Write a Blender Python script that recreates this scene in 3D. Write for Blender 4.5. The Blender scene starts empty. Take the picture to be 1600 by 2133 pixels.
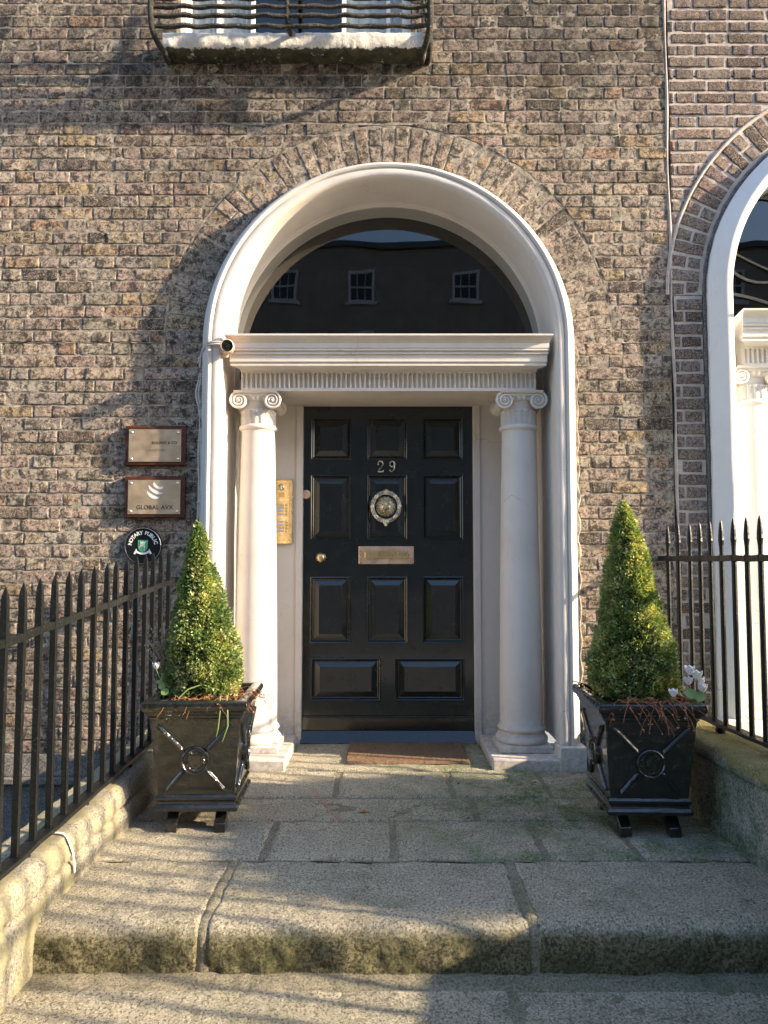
import bpy, math, random
import numpy as np
from mathutils import Vector, Matrix
R = math.radians
rng = np.random.default_rng(7)
random.seed(7)
scene = bpy.context.scene

# ------------------------------------------------------------------ camera, light, exposure
H = 1.11
cam = bpy.data.cameras.new('camera'); camo = bpy.data.objects.new('camera', cam)
scene.collection.objects.link(camo); scene.camera = camo
cam.sensor_fit = 'VERTICAL'; cam.sensor_height = 24.0; cam.lens = 1600/2133*24
cam.clip_start = 0.05; cam.clip_end = 500
camo.location = (-0.025, -4.23, H)
camo.rotation_euler = (R(90)+math.atan((1164-1066.5)/1600), 0, 0)
SUN = Vector((1.0, -0.235, 0.42)).normalized()
sl = bpy.data.lights.new('sun', 'SUN'); sl.energy = 4.6; sl.angle = R(1.0); sl.color = (1.0, 0.81, 0.57)
so = bpy.data.objects.new('sun', sl); scene.collection.objects.link(so)
so.rotation_euler = SUN.to_track_quat('Z', 'Y').to_euler(); so.location = (8, -3, 6)
w = bpy.data.worlds.new('World'); scene.world = w; w.use_nodes = True
nt = w.node_tree; bg = nt.nodes['Background']
sky = nt.nodes.new('ShaderNodeTexSky'); sky.sky_type = 'NISHITA'; sky.sun_disc = False
sky.sun_elevation = math.asin(SUN.z); sky.sun_rotation = math.atan2(SUN.x, SUN.y)
sky.air_density = 1.0; sky.dust_density = 1.2; sky.ozone_density = 2.2
nt.links.new(sky.outputs[0], bg.inputs[0]); bg.inputs[1].default_value = 0.15
vs = scene.view_settings; vs.view_transform = 'Standard'; vs.look = 'None'; vs.exposure = 1.65; vs.gamma = 1.0
scene.render.engine = 'CYCLES'
scene.cycles.max_bounces = 8; scene.cycles.diffuse_bounces = 5; scene.cycles.glossy_bounces = 4
scene.cycles.transparent_max_bounces = 8; scene.cycles.caustics_reflective = False
scene.cycles.use_denoising = True

# ------------------------------------------------------------------ numpy noise
def _h(ix, iy, iz, s):
    n = (ix.astype(np.int64)*374761393 + iy.astype(np.int64)*668265263 + iz.astype(np.int64)*1440662683 + s*974634777) & 0xffffffff
    n = ((n ^ (n >> 13))*1274126177) & 0xffffffff
    n = ((n ^ (n >> 16))*2246822519) & 0xffffffff
    return ((n ^ (n >> 15)) & 0xffff)/32767.5 - 1
def noise(P, f, s=0):
    Q = np.asarray(P, float)*f; I = np.floor(Q).astype(np.int64); t = Q-I; t = t*t*(3-2*t)
    r = 0
    for a in (0, 1):
        for b in (0, 1):
            for c in (0, 1):
                wgt = (t[:,0] if a else 1-t[:,0])*(t[:,1] if b else 1-t[:,1])*(t[:,2] if c else 1-t[:,2])
                r = r + wgt*_h(I[:,0]+a, I[:,1]+b, I[:,2]+c, s)
    return r
def fbm(P, f, o=3, s=0):
    r = 0; a = 1.0
    for k in range(o):
        r = r + a*noise(P, f*2**k, s+k*17); a *= .5
    return r

# ------------------------------------------------------------------ node materials
class NM:
    def __init__(s, name, rough=.6, color=(.5,.5,.5), metallic=0.0, spec=.5):
        s.m = bpy.data.materials.new(name); s.m.use_nodes = True
        s.t = s.m.node_tree; s.b = s.t.nodes['Principled BSDF']
        s.b.inputs['Roughness'].default_value = rough
        s.b.inputs['Base Color'].default_value = (*color, 1)
        s.b.inputs['Metallic'].default_value = metallic
        s.b.inputs['Specular IOR Level'].default_value = spec
        s.co = s.t.nodes.new('ShaderNodeTexCoord').outputs['Object']; s.nrm = None
    def n(s, typ, **kw):
        x = s.t.nodes.new(typ)
        for k, v in kw.items():
            if k in x.inputs: x.inputs[k].default_value = v
            else: setattr(x, k, v)
        return x
    def l(s, a, b): s.t.links.new(a, b)
    def noise(s, scale, detail=4, rough=.6, stretch=None, dist=0):
        x = s.n('ShaderNodeTexNoise'); x.inputs['Scale'].default_value = scale
        x.inputs['Detail'].default_value = detail; x.inputs['Roughness'].default_value = rough
        x.inputs['Distortion'].default_value = dist
        co = s.co
        if stretch:
            mp = s.n('ShaderNodeMapping'); mp.inputs['Scale'].default_value = stretch; s.l(co, mp.inputs[0]); co = mp.outputs[0]
        s.l(co, x.inputs['Vector']); return x.outputs[0]
    def voro(s, scale, feature='F1'):
        x = s.n('ShaderNodeTexVoronoi'); x.feature = feature; x.inputs['Scale'].default_value = scale
        s.l(s.co, x.inputs['Vector']); return x
    def ramp(s, v, a, b, lo=0.0, hi=1.0):
        x = s.n('ShaderNodeMapRange'); x.inputs['From Min'].default_value = a; x.inputs['From Max'].default_value = b
        x.inputs['To Min'].default_value = lo; x.inputs['To Max'].default_value = hi
        s.l(v, x.inputs[0]); return x.outputs[0]
    def math(s, op, a, b):
        x = s.n('ShaderNodeMath'); x.operation = op
        for i, v in enumerate((a, b)):
            if isinstance(v, (int, float)): x.inputs[i].default_value = v
            else: s.l(v, x.inputs[i])
        return x.outputs[0]
    def mix(s, f, a, b, mode='MIX'):
        x = s.n('ShaderNodeMix'); x.data_type = 'RGBA'; x.blend_type = mode
        for i, v in ((0, f), (6, a), (7, b)):
            if isinstance(v, (int, float)): x.inputs[i].default_value = v
            elif isinstance(v, tuple): x.inputs[i].default_value = (*v, 1)
            else: s.l(v, x.inputs[i])
        return x.outputs[2]
    def axis(s, k):
        x = s.n('ShaderNodeSeparateXYZ'); s.l(s.co, x.inputs[0]); return x.outputs[k]
    def attr(s, name):
        x = s.n('ShaderNodeAttribute'); x.attribute_name = name; return x.outputs['Color']
    def color(s, c): s.l(c, s.b.inputs['Base Color'])
    def rough(s, c): s.l(c, s.b.inputs['Roughness'])
    def bump(s, h, strength=.5, dist=.01):
        x = s.n('ShaderNodeBump'); x.inputs['Strength'].default_value = strength; x.inputs['Distance'].default_value = dist
        s.l(h, x.inputs['Height'])
        if s.nrm is not None: s.l(s.nrm, x.inputs['Normal'])
        s.nrm = x.outputs[0]; s.l(s.nrm, s.b.inputs['Normal'])

def brick_mat(name, soot, sootcol=(.035,.032,.03), lim=(.485,.555)):
    k = NM(name, .88, spec=.25)
    c = k.attr('tone')
    n1 = k.noise(50, 6, .8); c = k.mix(k.ramp(n1, .43, .54), k.mix(1.0, c, (.33,.32,.33), 'MULTIPLY'), c)
    n4 = k.noise(120, 5, .8); c = k.mix(k.ramp(n4, .525, .575, 0, .75), c, (.74,.58,.43))
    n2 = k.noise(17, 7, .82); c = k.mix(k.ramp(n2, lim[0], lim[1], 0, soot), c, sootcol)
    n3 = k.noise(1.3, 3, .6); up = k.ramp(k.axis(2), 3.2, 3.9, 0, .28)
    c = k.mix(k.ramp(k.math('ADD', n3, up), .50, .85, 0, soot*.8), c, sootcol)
    k.color(c)
    k.bump(k.noise(85, 6, .85), .9, .013); k.bump(k.noise(260, 4, .85), 1.0, .007)
    return k.m
def mortar_mat(name, col, dark, soot):
    k = NM(name, .95, spec=.15)
    c = k.mix(k.ramp(k.noise(20, 5, .7), .38, .62), col, dark)
    c = k.mix(k.ramp(k.noise(1.3, 3, .6), .45, .75, 0, soot), c, (.04,.037,.035))
    k.color(c); k.bump(k.noise(90, 5, .7), .7, .006)
    return k.m
M = {}
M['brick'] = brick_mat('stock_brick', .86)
M['brick_red'] = brick_mat('dark_red_brick', .45, lim=(.52,.62))
M['mortar'] = mortar_mat('grey_mortar', (.45,.39,.31), (.12,.105,.09), .5)
M['mortar_pale'] = mortar_mat('pale_mortar', (.60,.52,.46), (.45,.39,.35), .25)

def granite(name, base, darkc, pale, moss=0.0, mosscol=(.09,.12,.02), mossx=None, bump=1.0, lichen=None, mossn=(.5,.62), dirt=.5, zm=None, spray=False):
    k = NM(name, .85, spec=.3)
    c = k.mix(k.ramp(k.noise(9, 4, .6), .35, .65), base, tuple(x*.72 for x in base))
    v = k.noise(135, 3, .75); c = k.mix(k.ramp(v, .50, .55), c, pale)
    v2 = k.noise(112, 3, .75, stretch=(1.2,.9,1)); c = k.mix(k.ramp(v2, .53, .58), c, darkc)
    c = k.mix(k.ramp(k.noise(3.1, 4, .65), .52, .72, 0, dirt), c, (.10,.09,.06))
    if moss:
        m = k.ramp(k.noise(4.0, 6, .75), mossn[0], mossn[1], 0, moss)
        if mossx is not None: m = k.math('MULTIPLY', m, k.ramp(k.axis(0), mossx[0], mossx[1], 0, 1))
        m = k.math('MULTIPLY', m, k.ramp(k.noise(60, 3, .7), .35, .6, .35, 1))
        c = k.mix(m, c, mosscol)
    if zm:   # algae on the riser below the nosing
        m = k.ramp(k.math('ADD', k.axis(2), k.ramp(k.noise(26, 5, .8), .3, .7, -.014, .014)), zm[0], zm[1], 0, .92)
        g = k.mix(k.ramp(k.noise(95, 5, .85), .46, .54), (.06,.055,.025), (.40,.36,.20)); g = k.mix(k.ramp(k.noise(5, 5, .7), .45, .62, 0, .6), g, (.07,.09,.02)); c = k.mix(m, c, g)
    if spray:   # faded pink surveyor's spray line
        ln = k.math('ADD', k.math('MULTIPLY', k.math('ADD', k.axis(0), .30), .94), k.math('MULTIPLY', k.math('ADD', k.axis(1), .645), .334))
        f = k.math('MULTIPLY', k.ramp(k.math('ABSOLUTE', ln, 0), .004, .022, .5, 0), k.ramp(k.math('ABSOLUTE', k.math('ADD', k.axis(1), .66), 0), .2, .27, 1, 0))
        c = k.mix(k.math('MULTIPLY', f, k.ramp(k.noise(70, 4, .7), .35, .6, .3, 1)), c, (.62,.20,.13))
    if lichen:
        c = k.mix(k.ramp(k.noise(7, 5, .75), .42, .6, 0, .8), c, lichen)
    k.color(c)
    k.bump(k.noise(45, 6, .85), 1.0*bump, .022); k.bump(k.noise(150, 5, .85), 1.0*bump, .012)
    return k.m
M['flag'] = granite('granite_flagstone', (.74,.655,.485), (.27,.235,.165), (.90,.82,.64), .95, (.095,.20,.035), (-.35,.6), dirt=.25, mossn=(.41,.60), spray=True)
M['flagjoint'] = granite('flagstone_joint', (.46,.41,.29), (.22,.19,.13), (.56,.50,.37), .6, (.10,.17,.035), (-.3,1.0), dirt=.5, mossn=(.42,.62))
M['step'] = granite('granite_step', (.73,.645,.475), (.26,.225,.155), (.90,.82,.64), .35, (.12,.15,.04), (-1.2,-.6), 1.2, dirt=.3)
M['step_top'] = granite('nosed_granite_step', (.73,.645,.475), (.26,.225,.155), (.90,.82,.64), .35, (.12,.15,.04), (-1.2,-.6), 1.3, dirt=.3, zm=(-.014,-.042))
M['moss_riser'] = granite('mossy_step_face', (.30,.27,.15), (.08,.075,.035), (.50,.45,.28), .8, (.06,.075,.018), None, 2.0, mossn=(.40,.52))
M['wall_l'] = granite('mossy_yellow_granite', (.64,.585,.46), (.26,.23,.16), (.78,.72,.58), .7, (.15,.15,.05), None, 1.1, (.60,.53,.30))
M['wall_r'] = granite('green_granite', (.60,.575,.48), (.22,.21,.16), (.76,.73,.62), .9, (.08,.15,.03), None, .9, mossn=(.42,.58))
M['cope_r'] = granite('mossy_coping', (.50,.43,.22), (.18,.15,.07), (.70,.60,.30), .7, (.40,.34,.10), None, .9, mossn=(.38,.52))
M['plinth'] = granite('grey_granite', (.36,.345,.33), (.14,.13,.12), (.52,.50,.48), bump=1.2)
M['paving'] = granite('pavement_granite', (.36,.34,.30), (.2,.19,.17), (.5,.48,.44))

def paint(name, col, dirtc, dirt=.25, rough=.55, bump=.25, stain=None):
    k = NM(name, rough, spec=.35)
    c = k.mix(k.ramp(k.noise(2.2, 5, .65), .45, .75, 0, dirt), col, dirtc)
    c = k.mix(k.ramp(k.noise(28, 4, .6, stretch=(1,1,.25)), .6, .8, 0, dirt*.8), c, dirtc)
    c = k.mix(k.ramp(k.noise(90, 2, .5), .68, .76, 0, .3), c, tuple(x*.6 for x in dirtc))
    sp = k.math('MULTIPLY', k.ramp(k.axis(2), .30, .0, 0, 1), k.ramp(k.noise(24, 6, .8), .42, .60, 0, .75)); c = k.mix(sp, c, (.30,.26,.20))
    vd = k.n('ShaderNodeTexVoronoi'); vd.feature = 'DISTANCE_TO_EDGE'; vd.inputs['Scale'].default_value = 2.6
    ad = k.n('ShaderNodeMixRGB'); ad.blend_type = 'ADD'; ad.inputs[0].default_value = .12; k.l(k.co, ad.inputs[1]); nz = k.n('ShaderNodeTexNoise'); nz.inputs['Scale'].default_value = 9; k.l(k.co, nz.inputs['Vector']); k.l(nz.outputs[1], ad.inputs[2]); k.l(ad.outputs[0], vd.inputs['Vector'])
    cr = k.math('MULTIPLY', k.ramp(vd.outputs[0], 0, .006, 1, 0), k.ramp(k.noise(1.7, 3, .6), .5, .62, 0, .6)); c = k.mix(cr, c, tuple(x*.55 for x in dirtc))
    k.color(c); k.bump(k.noise(30, 5, .6), bump, .004); k.bump(k.noise(9, 3, .5), bump, .006)
    return k.m
M['stone'] = paint('cream_painted_stone', (.63,.59,.55), (.43,.37,.31), .42)
M['white'] = paint('white_painted_stone', (.78,.765,.74), (.58,.54,.48), .35)
def peeling():
    k = NM('peeling_white_paint', .6, spec=.3)
    under = k.mix(k.ramp(k.noise(20, 5, .7), .4, .6), (.10,.095,.05), (.045,.04,.03))
    z = k.axis(2)
    edge = k.math('ADD', k.ramp(z, 3.945, 3.99, 0, 1.4), k.ramp(k.noise(24, 6, .75), .3, .7, -.45, .6))
    crack = k.ramp(k.voro(42, 'DISTANCE_TO_EDGE').outputs['Distance'], 0, .05, .55, 1)
    c = k.mix(k.ramp(edge, .35, .5), under, k.mix(crack, (.35,.32,.28), (.80,.77,.72)))
    k.color(c); k.bump(k.noise(30, 6, .75), 1, .012); k.bump(edge, .3, .01); return k.m
M['peel'] = peeling()
def gloss(name, col, rough, bump=.15, scale=30, coat=0.0, spots=.0, dist=.004):
    k = NM(name, rough, col, spec=.5)
    if spots:
        k.color(k.mix(k.ramp(k.noise(180, 2, .6), .66, .74, 0, spots), col, (.35,.33,.28)))
    k.rough(k.ramp(k.noise(12, 5, .7), .3, .7, rough*.7, rough*1.6))
    k.bump(k.noise(scale, 3, .5), bump, dist)
    k.b.inputs['Coat Weight'].default_value = coat; k.b.inputs['Coat Roughness'].default_value = .08
    return k.m
M['door'] = gloss('black_gloss_door_paint', (.0075,.011,.011), .2, .14, 14, .6)
M['iron'] = gloss('black_railing_paint', (.007,.008,.008), .38, .6, 90, .0, .25); M['iron'].node_tree.nodes['Principled BSDF'].inputs['Specular IOR Level'].default_value = .3
M['planter'] = gloss('black_planter_paint', (.010,.011,.010), .14, .8, 30, .8, .25, .010)
def rusty():
    k = NM('rusted_black_iron', .7)
    c = k.mix(k.ramp(k.noise(40, 6, .8), .5, .65), (.018,.018,.017), (.12,.10,.05))
    c = k.mix(k.ramp(k.noise(75, 4, .8), .62, .68), c, (.5,.47,.38)); k.color(c)
    k.bump(k.noise(60, 5, .8), 1, .02); return k.m
M['rust'] = rusty()
def brass(name, col, rough, tarn, bump=.1, pol=.0):
    k = NM(name, rough, col, 1.0)
    k.color(k.mix(k.ramp(k.noise(14, 5, .7), .4, .7), col, tarn))
    k.rough(k.ramp(k.noise(20, 4, .7), .3, .7, rough*.7, rough*1.5)); k.bump(k.noise(60, 3, .6), bump, .002)
    return k.m
M['brass'] = brass('polished_brass', (.82,.62,.32), .26, (.66,.48,.24)); M['brass'].node_tree.nodes['Principled BSDF'].inputs['Metallic'].default_value = .85
M['brass_dull'] = brass('dull_brass_plate', (.62,.47,.31), .42, (.52,.385,.25)); M['brass_dull'].node_tree.nodes['Principled BSDF'].inputs['Metallic'].default_value = .75
M['brass_pale'] = brass('pale_worn_brass', (.90,.84,.68), .25, (.70,.60,.42)); M['brass_pale'].node_tree.nodes['Principled BSDF'].inputs['Metallic'].default_value = .85
M['copper'] = brass('worn_copper_brass', (.95,.70,.52), .30, (.72,.50,.34)); M['copper'].node_tree.nodes['Principled BSDF'].inputs['Metallic'].default_value = .8
def glassm():
    m = bpy.data.materials.new('window_glass'); m.use_nodes = True; t = m.node_tree
    t.nodes.remove(t.nodes['Principled BSDF']); out = t.nodes['Material Output']
    tr = t.nodes.new('ShaderNodeBsdfTransparent'); tr.inputs[0].default_value = (.75,.78,.76,1)
    gl = t.nodes.new('ShaderNodeBsdfGlossy'); gl.inputs['Roughness'].default_value = 0.01
    lw = t.nodes.new('ShaderNodeLayerWeight'); lw.inputs[0].default_value = .5
    pw = t.nodes.new('ShaderNodeMath'); pw.operation = 'POWER'; pw.inputs[1].default_value = 5
    fr = t.nodes.new('ShaderNodeMath'); fr.operation = 'MULTIPLY_ADD'; fr.inputs[1].default_value = .88; fr.inputs[2].default_value = .09
    t.links.new(lw.outputs['Facing'], pw.inputs[0]); t.links.new(pw.outputs[0], fr.inputs[0])
    tc = t.nodes.new('ShaderNodeTexCoord'); nz = t.nodes.new('ShaderNodeTexNoise'); nz.inputs['Scale'].default_value = 2.2; nz.inputs['Detail'].default_value = 1
    bp = t.nodes.new('ShaderNodeBump'); bp.inputs['Strength'].default_value = .06; bp.inputs['Distance'].default_value = .02
    t.links.new(tc.outputs['Object'], nz.inputs['Vector']); t.links.new(nz.outputs[0], bp.inputs['Height']); t.links.new(bp.outputs[0], gl.inputs['Normal'])
    mx = t.nodes.new('ShaderNodeMixShader')
    t.links.new(fr.outputs[0], mx.inputs[0]); t.links.new(tr.outputs[0], mx.inputs[1]); t.links.new(gl.outputs[0], mx.inputs[2])
    t.links.new(mx.outputs[0], out.inputs[0]); return m
M['glass'] = glassm()
def simple(name, col, rough=.7, metallic=0, nscale=0, ncol=None, bump=0, bs=60, spec=.4):
    k = NM(name, rough, col, metallic, spec)
    if nscale: k.color(k.mix(k.ramp(k.noise(nscale, 5, .7), .35, .65), col, ncol))
    if bump: k.bump(k.noise(bs, 4, .7), bump, .005)
    return k.m
M['dark'] = simple('dark_interior', (.016,.020,.019), .9, nscale=4, ncol=(.026,.03,.028))
M['mat'] = simple('brown_coir', (.25,.165,.105), .95, nscale=60, ncol=(.15,.098,.062), bump=1, bs=300, spec=.1)
M['wood'] = simple('varnished_mahogany', (.115,.040,.026), .13, nscale=25, ncol=(.05,.022,.016), bump=.1)
M['signblack'] = simple('black_enamel', (.01,.012,.012), .12, nscale=10, ncol=(.014,.016,.016))
M['silver'] = simple('bright_steel', (.75,.75,.76), .2, 1, nscale=20, ncol=(.6,.6,.62))
M['ink'] = simple('engraved_black', (.02,.02,.02), .5, nscale=50, ncol=(.04,.04,.04))
M['faint'] = simple('faint_engraving', (.22,.18,.12), .5, .6, nscale=50, ncol=(.34,.28,.19))
M['wht'] = simple('white_lettering', (.75,.76,.76), .4, nscale=30, ncol=(.68,.69,.7))
M['green'] = simple('green_enamel', (.03,.26,.12), .3, nscale=60, ncol=(.10,.42,.22))
M['pinkish'] = simple('pinkish_enamel', (.6,.45,.40), .4, nscale=80, ncol=(.5,.5,.45))
M['label'] = simple('white_name_card', (.66,.62,.64), .5, nscale=220, ncol=(.5,.46,.48))
M['camshell'] = simple('cream_camera_shell', (.62,.42,.30), .35, nscale=20, ncol=(.7,.5,.36))
M['cable'] = simple('white_cable_jacket', (.62,.60,.58), .5, nscale=25, ncol=(.45,.42,.38))
M['soil'] = simple('dark_potting_soil', (.035,.022,.015), .95, nscale=50, ncol=(.015,.01,.008), bump=1)
M['dry'] = simple('dried_stems', (.30,.13,.06), .8, nscale=30, ncol=(.17,.07,.035))
M['greenstem'] = simple('green_stem', (.16,.24,.07), .5, nscale=20, ncol=(.10,.17,.05))
M['petal'] = simple('white_petals', (.90,.88,.88), .5, nscale=20, ncol=(.84,.82,.82))
M['redstem'] = simple('red_stem', (.30,.04,.02), .6, nscale=20, ncol=(.2,.03,.02))
M['heather'] = simple('faded_heather', (.45,.34,.30), .8, nscale=80, ncol=(.28,.18,.12))
M['bark'] = simple('box_bark', (.08,.06,.04), .9, nscale=20, ncol=(.05,.035,.025), bump=1)
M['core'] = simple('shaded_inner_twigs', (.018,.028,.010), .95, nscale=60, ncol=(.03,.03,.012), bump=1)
M['curtain'] = simple('white_curtain', (.78,.78,.76), .9, nscale=6, ncol=(.66,.67,.66))
M['render'] = simple('painted_basement_render', (.62,.63,.66), .8, nscale=4, ncol=(.5,.5,.52))
M['oppbrick'] = simple('dark_red_facade_brick', (.24,.205,.18), .9, nscale=1.5, ncol=(.16,.14,.125))
M['asphalt'] = simple('asphalt', (.05,.05,.05), .9, nscale=90, ncol=(.08,.08,.078), bump=.6, bs=200)
M['oppwindow'] = simple('grey_white_sash_paint', (.50,.51,.52), .6, nscale=3, ncol=(.38,.39,.40))
M['slate'] = simple('grey_slate', (.08,.085,.095), .6, nscale=20, ncol=(.05,.055,.06))
M['autumn'] = simple('orange_dead_leaf', (.45,.17,.04), .7, nscale=60, ncol=(.3,.1,.03))
def leafm():
    k = NM('box_leaf', .33, spec=.45); c = k.attr('tone')
    k.color(k.mix(k.ramp(k.noise(120, 2, .5), .3, .7, 0, .25), c, (.03,.06,.012)))
    k.b.inputs['Subsurface Weight'].default_value = 0
    tr = k.n('ShaderNodeBsdfTranslucent'); k.l(k.mix(1.0, c, (1.6,1.5,.5), 'MULTIPLY'), tr.inputs[0])
    mx = k.n('ShaderNodeMixShader'); mx.inputs[0].default_value = .28
    out = k.t.nodes['Material Output']; k.l(k.b.outputs[0], mx.inputs[1]); k.l(tr.outputs[0], mx.inputs[2]); k.l(mx.outputs[0], out.inputs[0])
    return k.m
M['leaf'] = leafm()

# ------------------------------------------------------------------ object helpers
col = scene.collection
def tag(o, label=None, cat=None, group=None, kind=None):
    if label: o['label'] = label
    if cat: o['category'] = cat
    if group: o['group'] = group
    if kind: o['kind'] = kind
    return o
def empty(name, loc, label, cat, group=None):
    o = bpy.data.objects.new(name, None); col.objects.link(o); o.location = loc
    o.empty_display_size = .1; bpy.context.view_layer.update()
    return tag(o, label, cat, group)
def link(name, me, mats, parent=None, ang=35, bevel=0):
    if not isinstance(mats, (list, tuple)): mats = [mats]
    for m_ in mats: me.materials.append(M[m_] if isinstance(m_, str) else m_)
    me.polygons.foreach_set('use_smooth', [True]*len(me.polygons)); me.update()
    if ang < 180: me.set_sharp_from_angle(angle=R(ang))
    o = bpy.data.objects.new(name, me); col.objects.link(o)
    if bevel:
        b = o.modifiers.new('bevel', 'BEVEL'); b.width = bevel; b.segments = 2; b.limit_method = 'ANGLE'; b.angle_limit = R(40)
    if parent is not None:
        o.parent = parent
        wm = Matrix.Identity(4); p = parent
        while p is not None:
            wm = p.matrix_basis @ wm if p.parent is None else p.matrix_parent_inverse @ p.matrix_basis @ wm
            p = p.parent
        o.matrix_parent_inverse = wm.inverted()
    return o
class MB:
    """collects geometry in world coordinates and builds it as ONE mesh object"""
    def __init__(s): s.v = []; s.f = []; s.mi = []
    def add(s, V, F, mi=0):
        b = len(s.v); s.v += [tuple(map(float, p)) for p in V]; s.f += [tuple(int(i)+b for i in q) for q in F]; s.mi += [mi]*len(F)
    def box(s, x0, x1, y0, y1, z0, z1, mi=0):
        s.add([(x0,y0,z0),(x1,y0,z0),(x1,y1,z0),(x0,y1,z0),(x0,y0,z1),(x1,y0,z1),(x1,y1,z1),(x0,y1,z1)],
              [(0,3,2,1),(4,5,6,7),(0,1,5,4),(1,2,6,5),(2,3,7,6),(3,0,4,7)], mi)
    def frustum(s, c, b, t, z0, z1, mi=0):
        (x, y) = c
        s.add([(x-b[0],y-b[1],z0),(x+b[0],y-b[1],z0),(x+b[0],y+b[1],z0),(x-b[0],y+b[1],z0),
               (x-t[0],y-t[1],z1),(x+t[0],y-t[1],z1),(x+t[0],y+t[1],z1),(x-t[0],y+t[1],z1)],
              [(0,3,2,1),(4,5,6,7),(0,1,5,4),(1,2,6,5),(2,3,7,6),(3,0,4,7)], mi)
    def grid(s, P, mi=0, cu=False, cv=False, flip=False):
        """P: array (nu, nv, 3)"""
        nu, nv = P.shape[:2]; F = []
        for i in range(nu if cu else nu-1):
            for j in range(nv if cv else nv-1):
                a = i*nv+j; b = ((i+1) % nu)*nv+j; c = ((i+1) % nu)*nv+(j+1) % nv; d = i*nv+(j+1) % nv
                F.append((a,d,c,b) if flip else (a,b,c,d))
        s.add(P.reshape(-1, 3), F, mi)
    def lathe(s, c, prof, n=32, axis='z', mi=0, sx=1, cap=True):
        """prof: [(r, h)] about the axis through c"""
        P = np.zeros((len(prof), n, 3))
        for i, (r, h) in enumerate(prof):
            for j in range(n):
                a = 2*math.pi*j/n
                if axis == 'z': P[i,j] = (c[0]+r*math.cos(a), c[1]+r*math.sin(a), c[2]+h)
                elif axis == 'y': P[i,j] = (c[0]+r*math.cos(a), c[1]+h, c[2]+r*math.sin(a))
                else: P[i,j] = (c[0]+h, c[1]+r*math.cos(a), c[2]+r*math.sin(a))
        s.grid(P, mi, cv=True, flip=(axis != 'y'))
        if cap:
            for i in (0, len(prof)-1):
                b = len(s.v); s.v += [tuple(p) for p in P[i]]; s.f.append(tuple(range(b, b+n))); s.mi.append(mi)
    def tube(s, pts, r, n=8, mi=0, closed=False):
        pts = [Vector(p) for p in pts]; m = len(pts)
        rs = r if isinstance(r, (list, tuple)) else [r]*m
        P = np.zeros((m, n, 3)); up = None
        for i, p in enumerate(pts):
            a = pts[(i-1) % m] if (i or closed) else pts[0]; b = pts[(i+1) % m] if (i < m-1 or closed) else pts[-1]
            t = (b-a).normalized()
            if up is None: up = t.orthogonal().normalized()
            up = (up-t*up.dot(t)).normalized(); sd = t.cross(up)
            for j in range(n):
                q = 2*math.pi*j/n; P[i,j] = p+(up*math.cos(q)+sd*math.sin(q))*rs[i]
        s.grid(P, mi, cu=closed, cv=True, flip=True)
        if not closed:
            for i in (0, m-1):
                b = len(s.v); s.v += [tuple(x) for x in P[i]]; s.f.append(tuple(range(b, b+n))); s.mi.append(mi)
    def ball(s, c, r, n=12, k=8, mi=0):
        if isinstance(r, (int, float)): r = (r, r, r)
        P = np.zeros((k+1, n, 3))
        for i in range(k+1):
            p = math.pi*i/k
            for j in range(n):
                a = 2*math.pi*j/n
                P[i,j] = (c[0]+r[0]*math.sin(p)*math.cos(a), c[1]+r[1]*math.sin(p)*math.sin(a), c[2]+r[2]*math.cos(p))
        s.grid(P, mi, cv=True)
    def prism(s, poly, y0, y1, mi=0):
        """polygon in x,z pushed from y0 (front) to y1"""
        n = len(poly); b = [(x, y0, z) for x, z in poly]+[(x, y1, z) for x, z in poly]
        s.add(b, [tuple(range(n)), tuple(range(2*n-1, n-1, -1))]+[(i, i+n, (i+1) % n+n, (i+1) % n) for i in range(n)], mi)
    def rings(s, rects, mi=0):
        """concentric rectangles (x0,x1,z0,z1,y) joined outwards-in, last one capped"""
        P = [[(a,y,c),(b,y,c),(b,y,d),(a,y,d)] for a,b,c,d,y in rects]
        V = [p for q in P for p in q]; F = []
        for i in range(len(P)-1):
            for j in range(4): F.append((i*4+j, i*4+(j+1) % 4, (i+1)*4+(j+1) % 4, (i+1)*4+j))
        k = (len(P)-1)*4; F.append((k, k+1, k+2, k+3)); s.add(V, F, mi)
    def build(s, name, mats, parent=None, ang=35, bevel=0):
        me = bpy.data.meshes.new(name); me.from_pydata(s.v, [], s.f); me.update()
        me.polygons.foreach_set('material_index', s.mi)
        return link(name, me, mats, parent, ang, bevel)
def quadmesh(name, V, Q, mats, parent=None, mi=None, tone=None, ang=180, tri=False):
    me = bpy.data.meshes.new(name); n = len(V); k = Q.shape[1]
    me.vertices.add(n); me.vertices.foreach_set('co', np.asarray(V, np.float32).ravel())
    me.loops.add(Q.size); me.loops.foreach_set('vertex_index', Q.astype(np.int32).ravel())
    me.polygons.add(len(Q)); me.polygons.foreach_set('loop_start', np.arange(len(Q), dtype=np.int32)*k)
    me.polygons.foreach_set('loop_total', np.full(len(Q), k, np.int32))
    if mi is not None: me.polygons.foreach_set('material_index', mi.astype(np.int32))
    me.update(calc_edges=True); me.validate()
    if tone is not None:
        a = me.color_attributes.new('tone', 'FLOAT_COLOR', 'POINT')
        a.data.foreach_set('color', np.concatenate([tone, np.ones((n,1))], 1).astype(np.float32).ravel())
    return link(name, me, mats, parent, ang)
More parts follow.
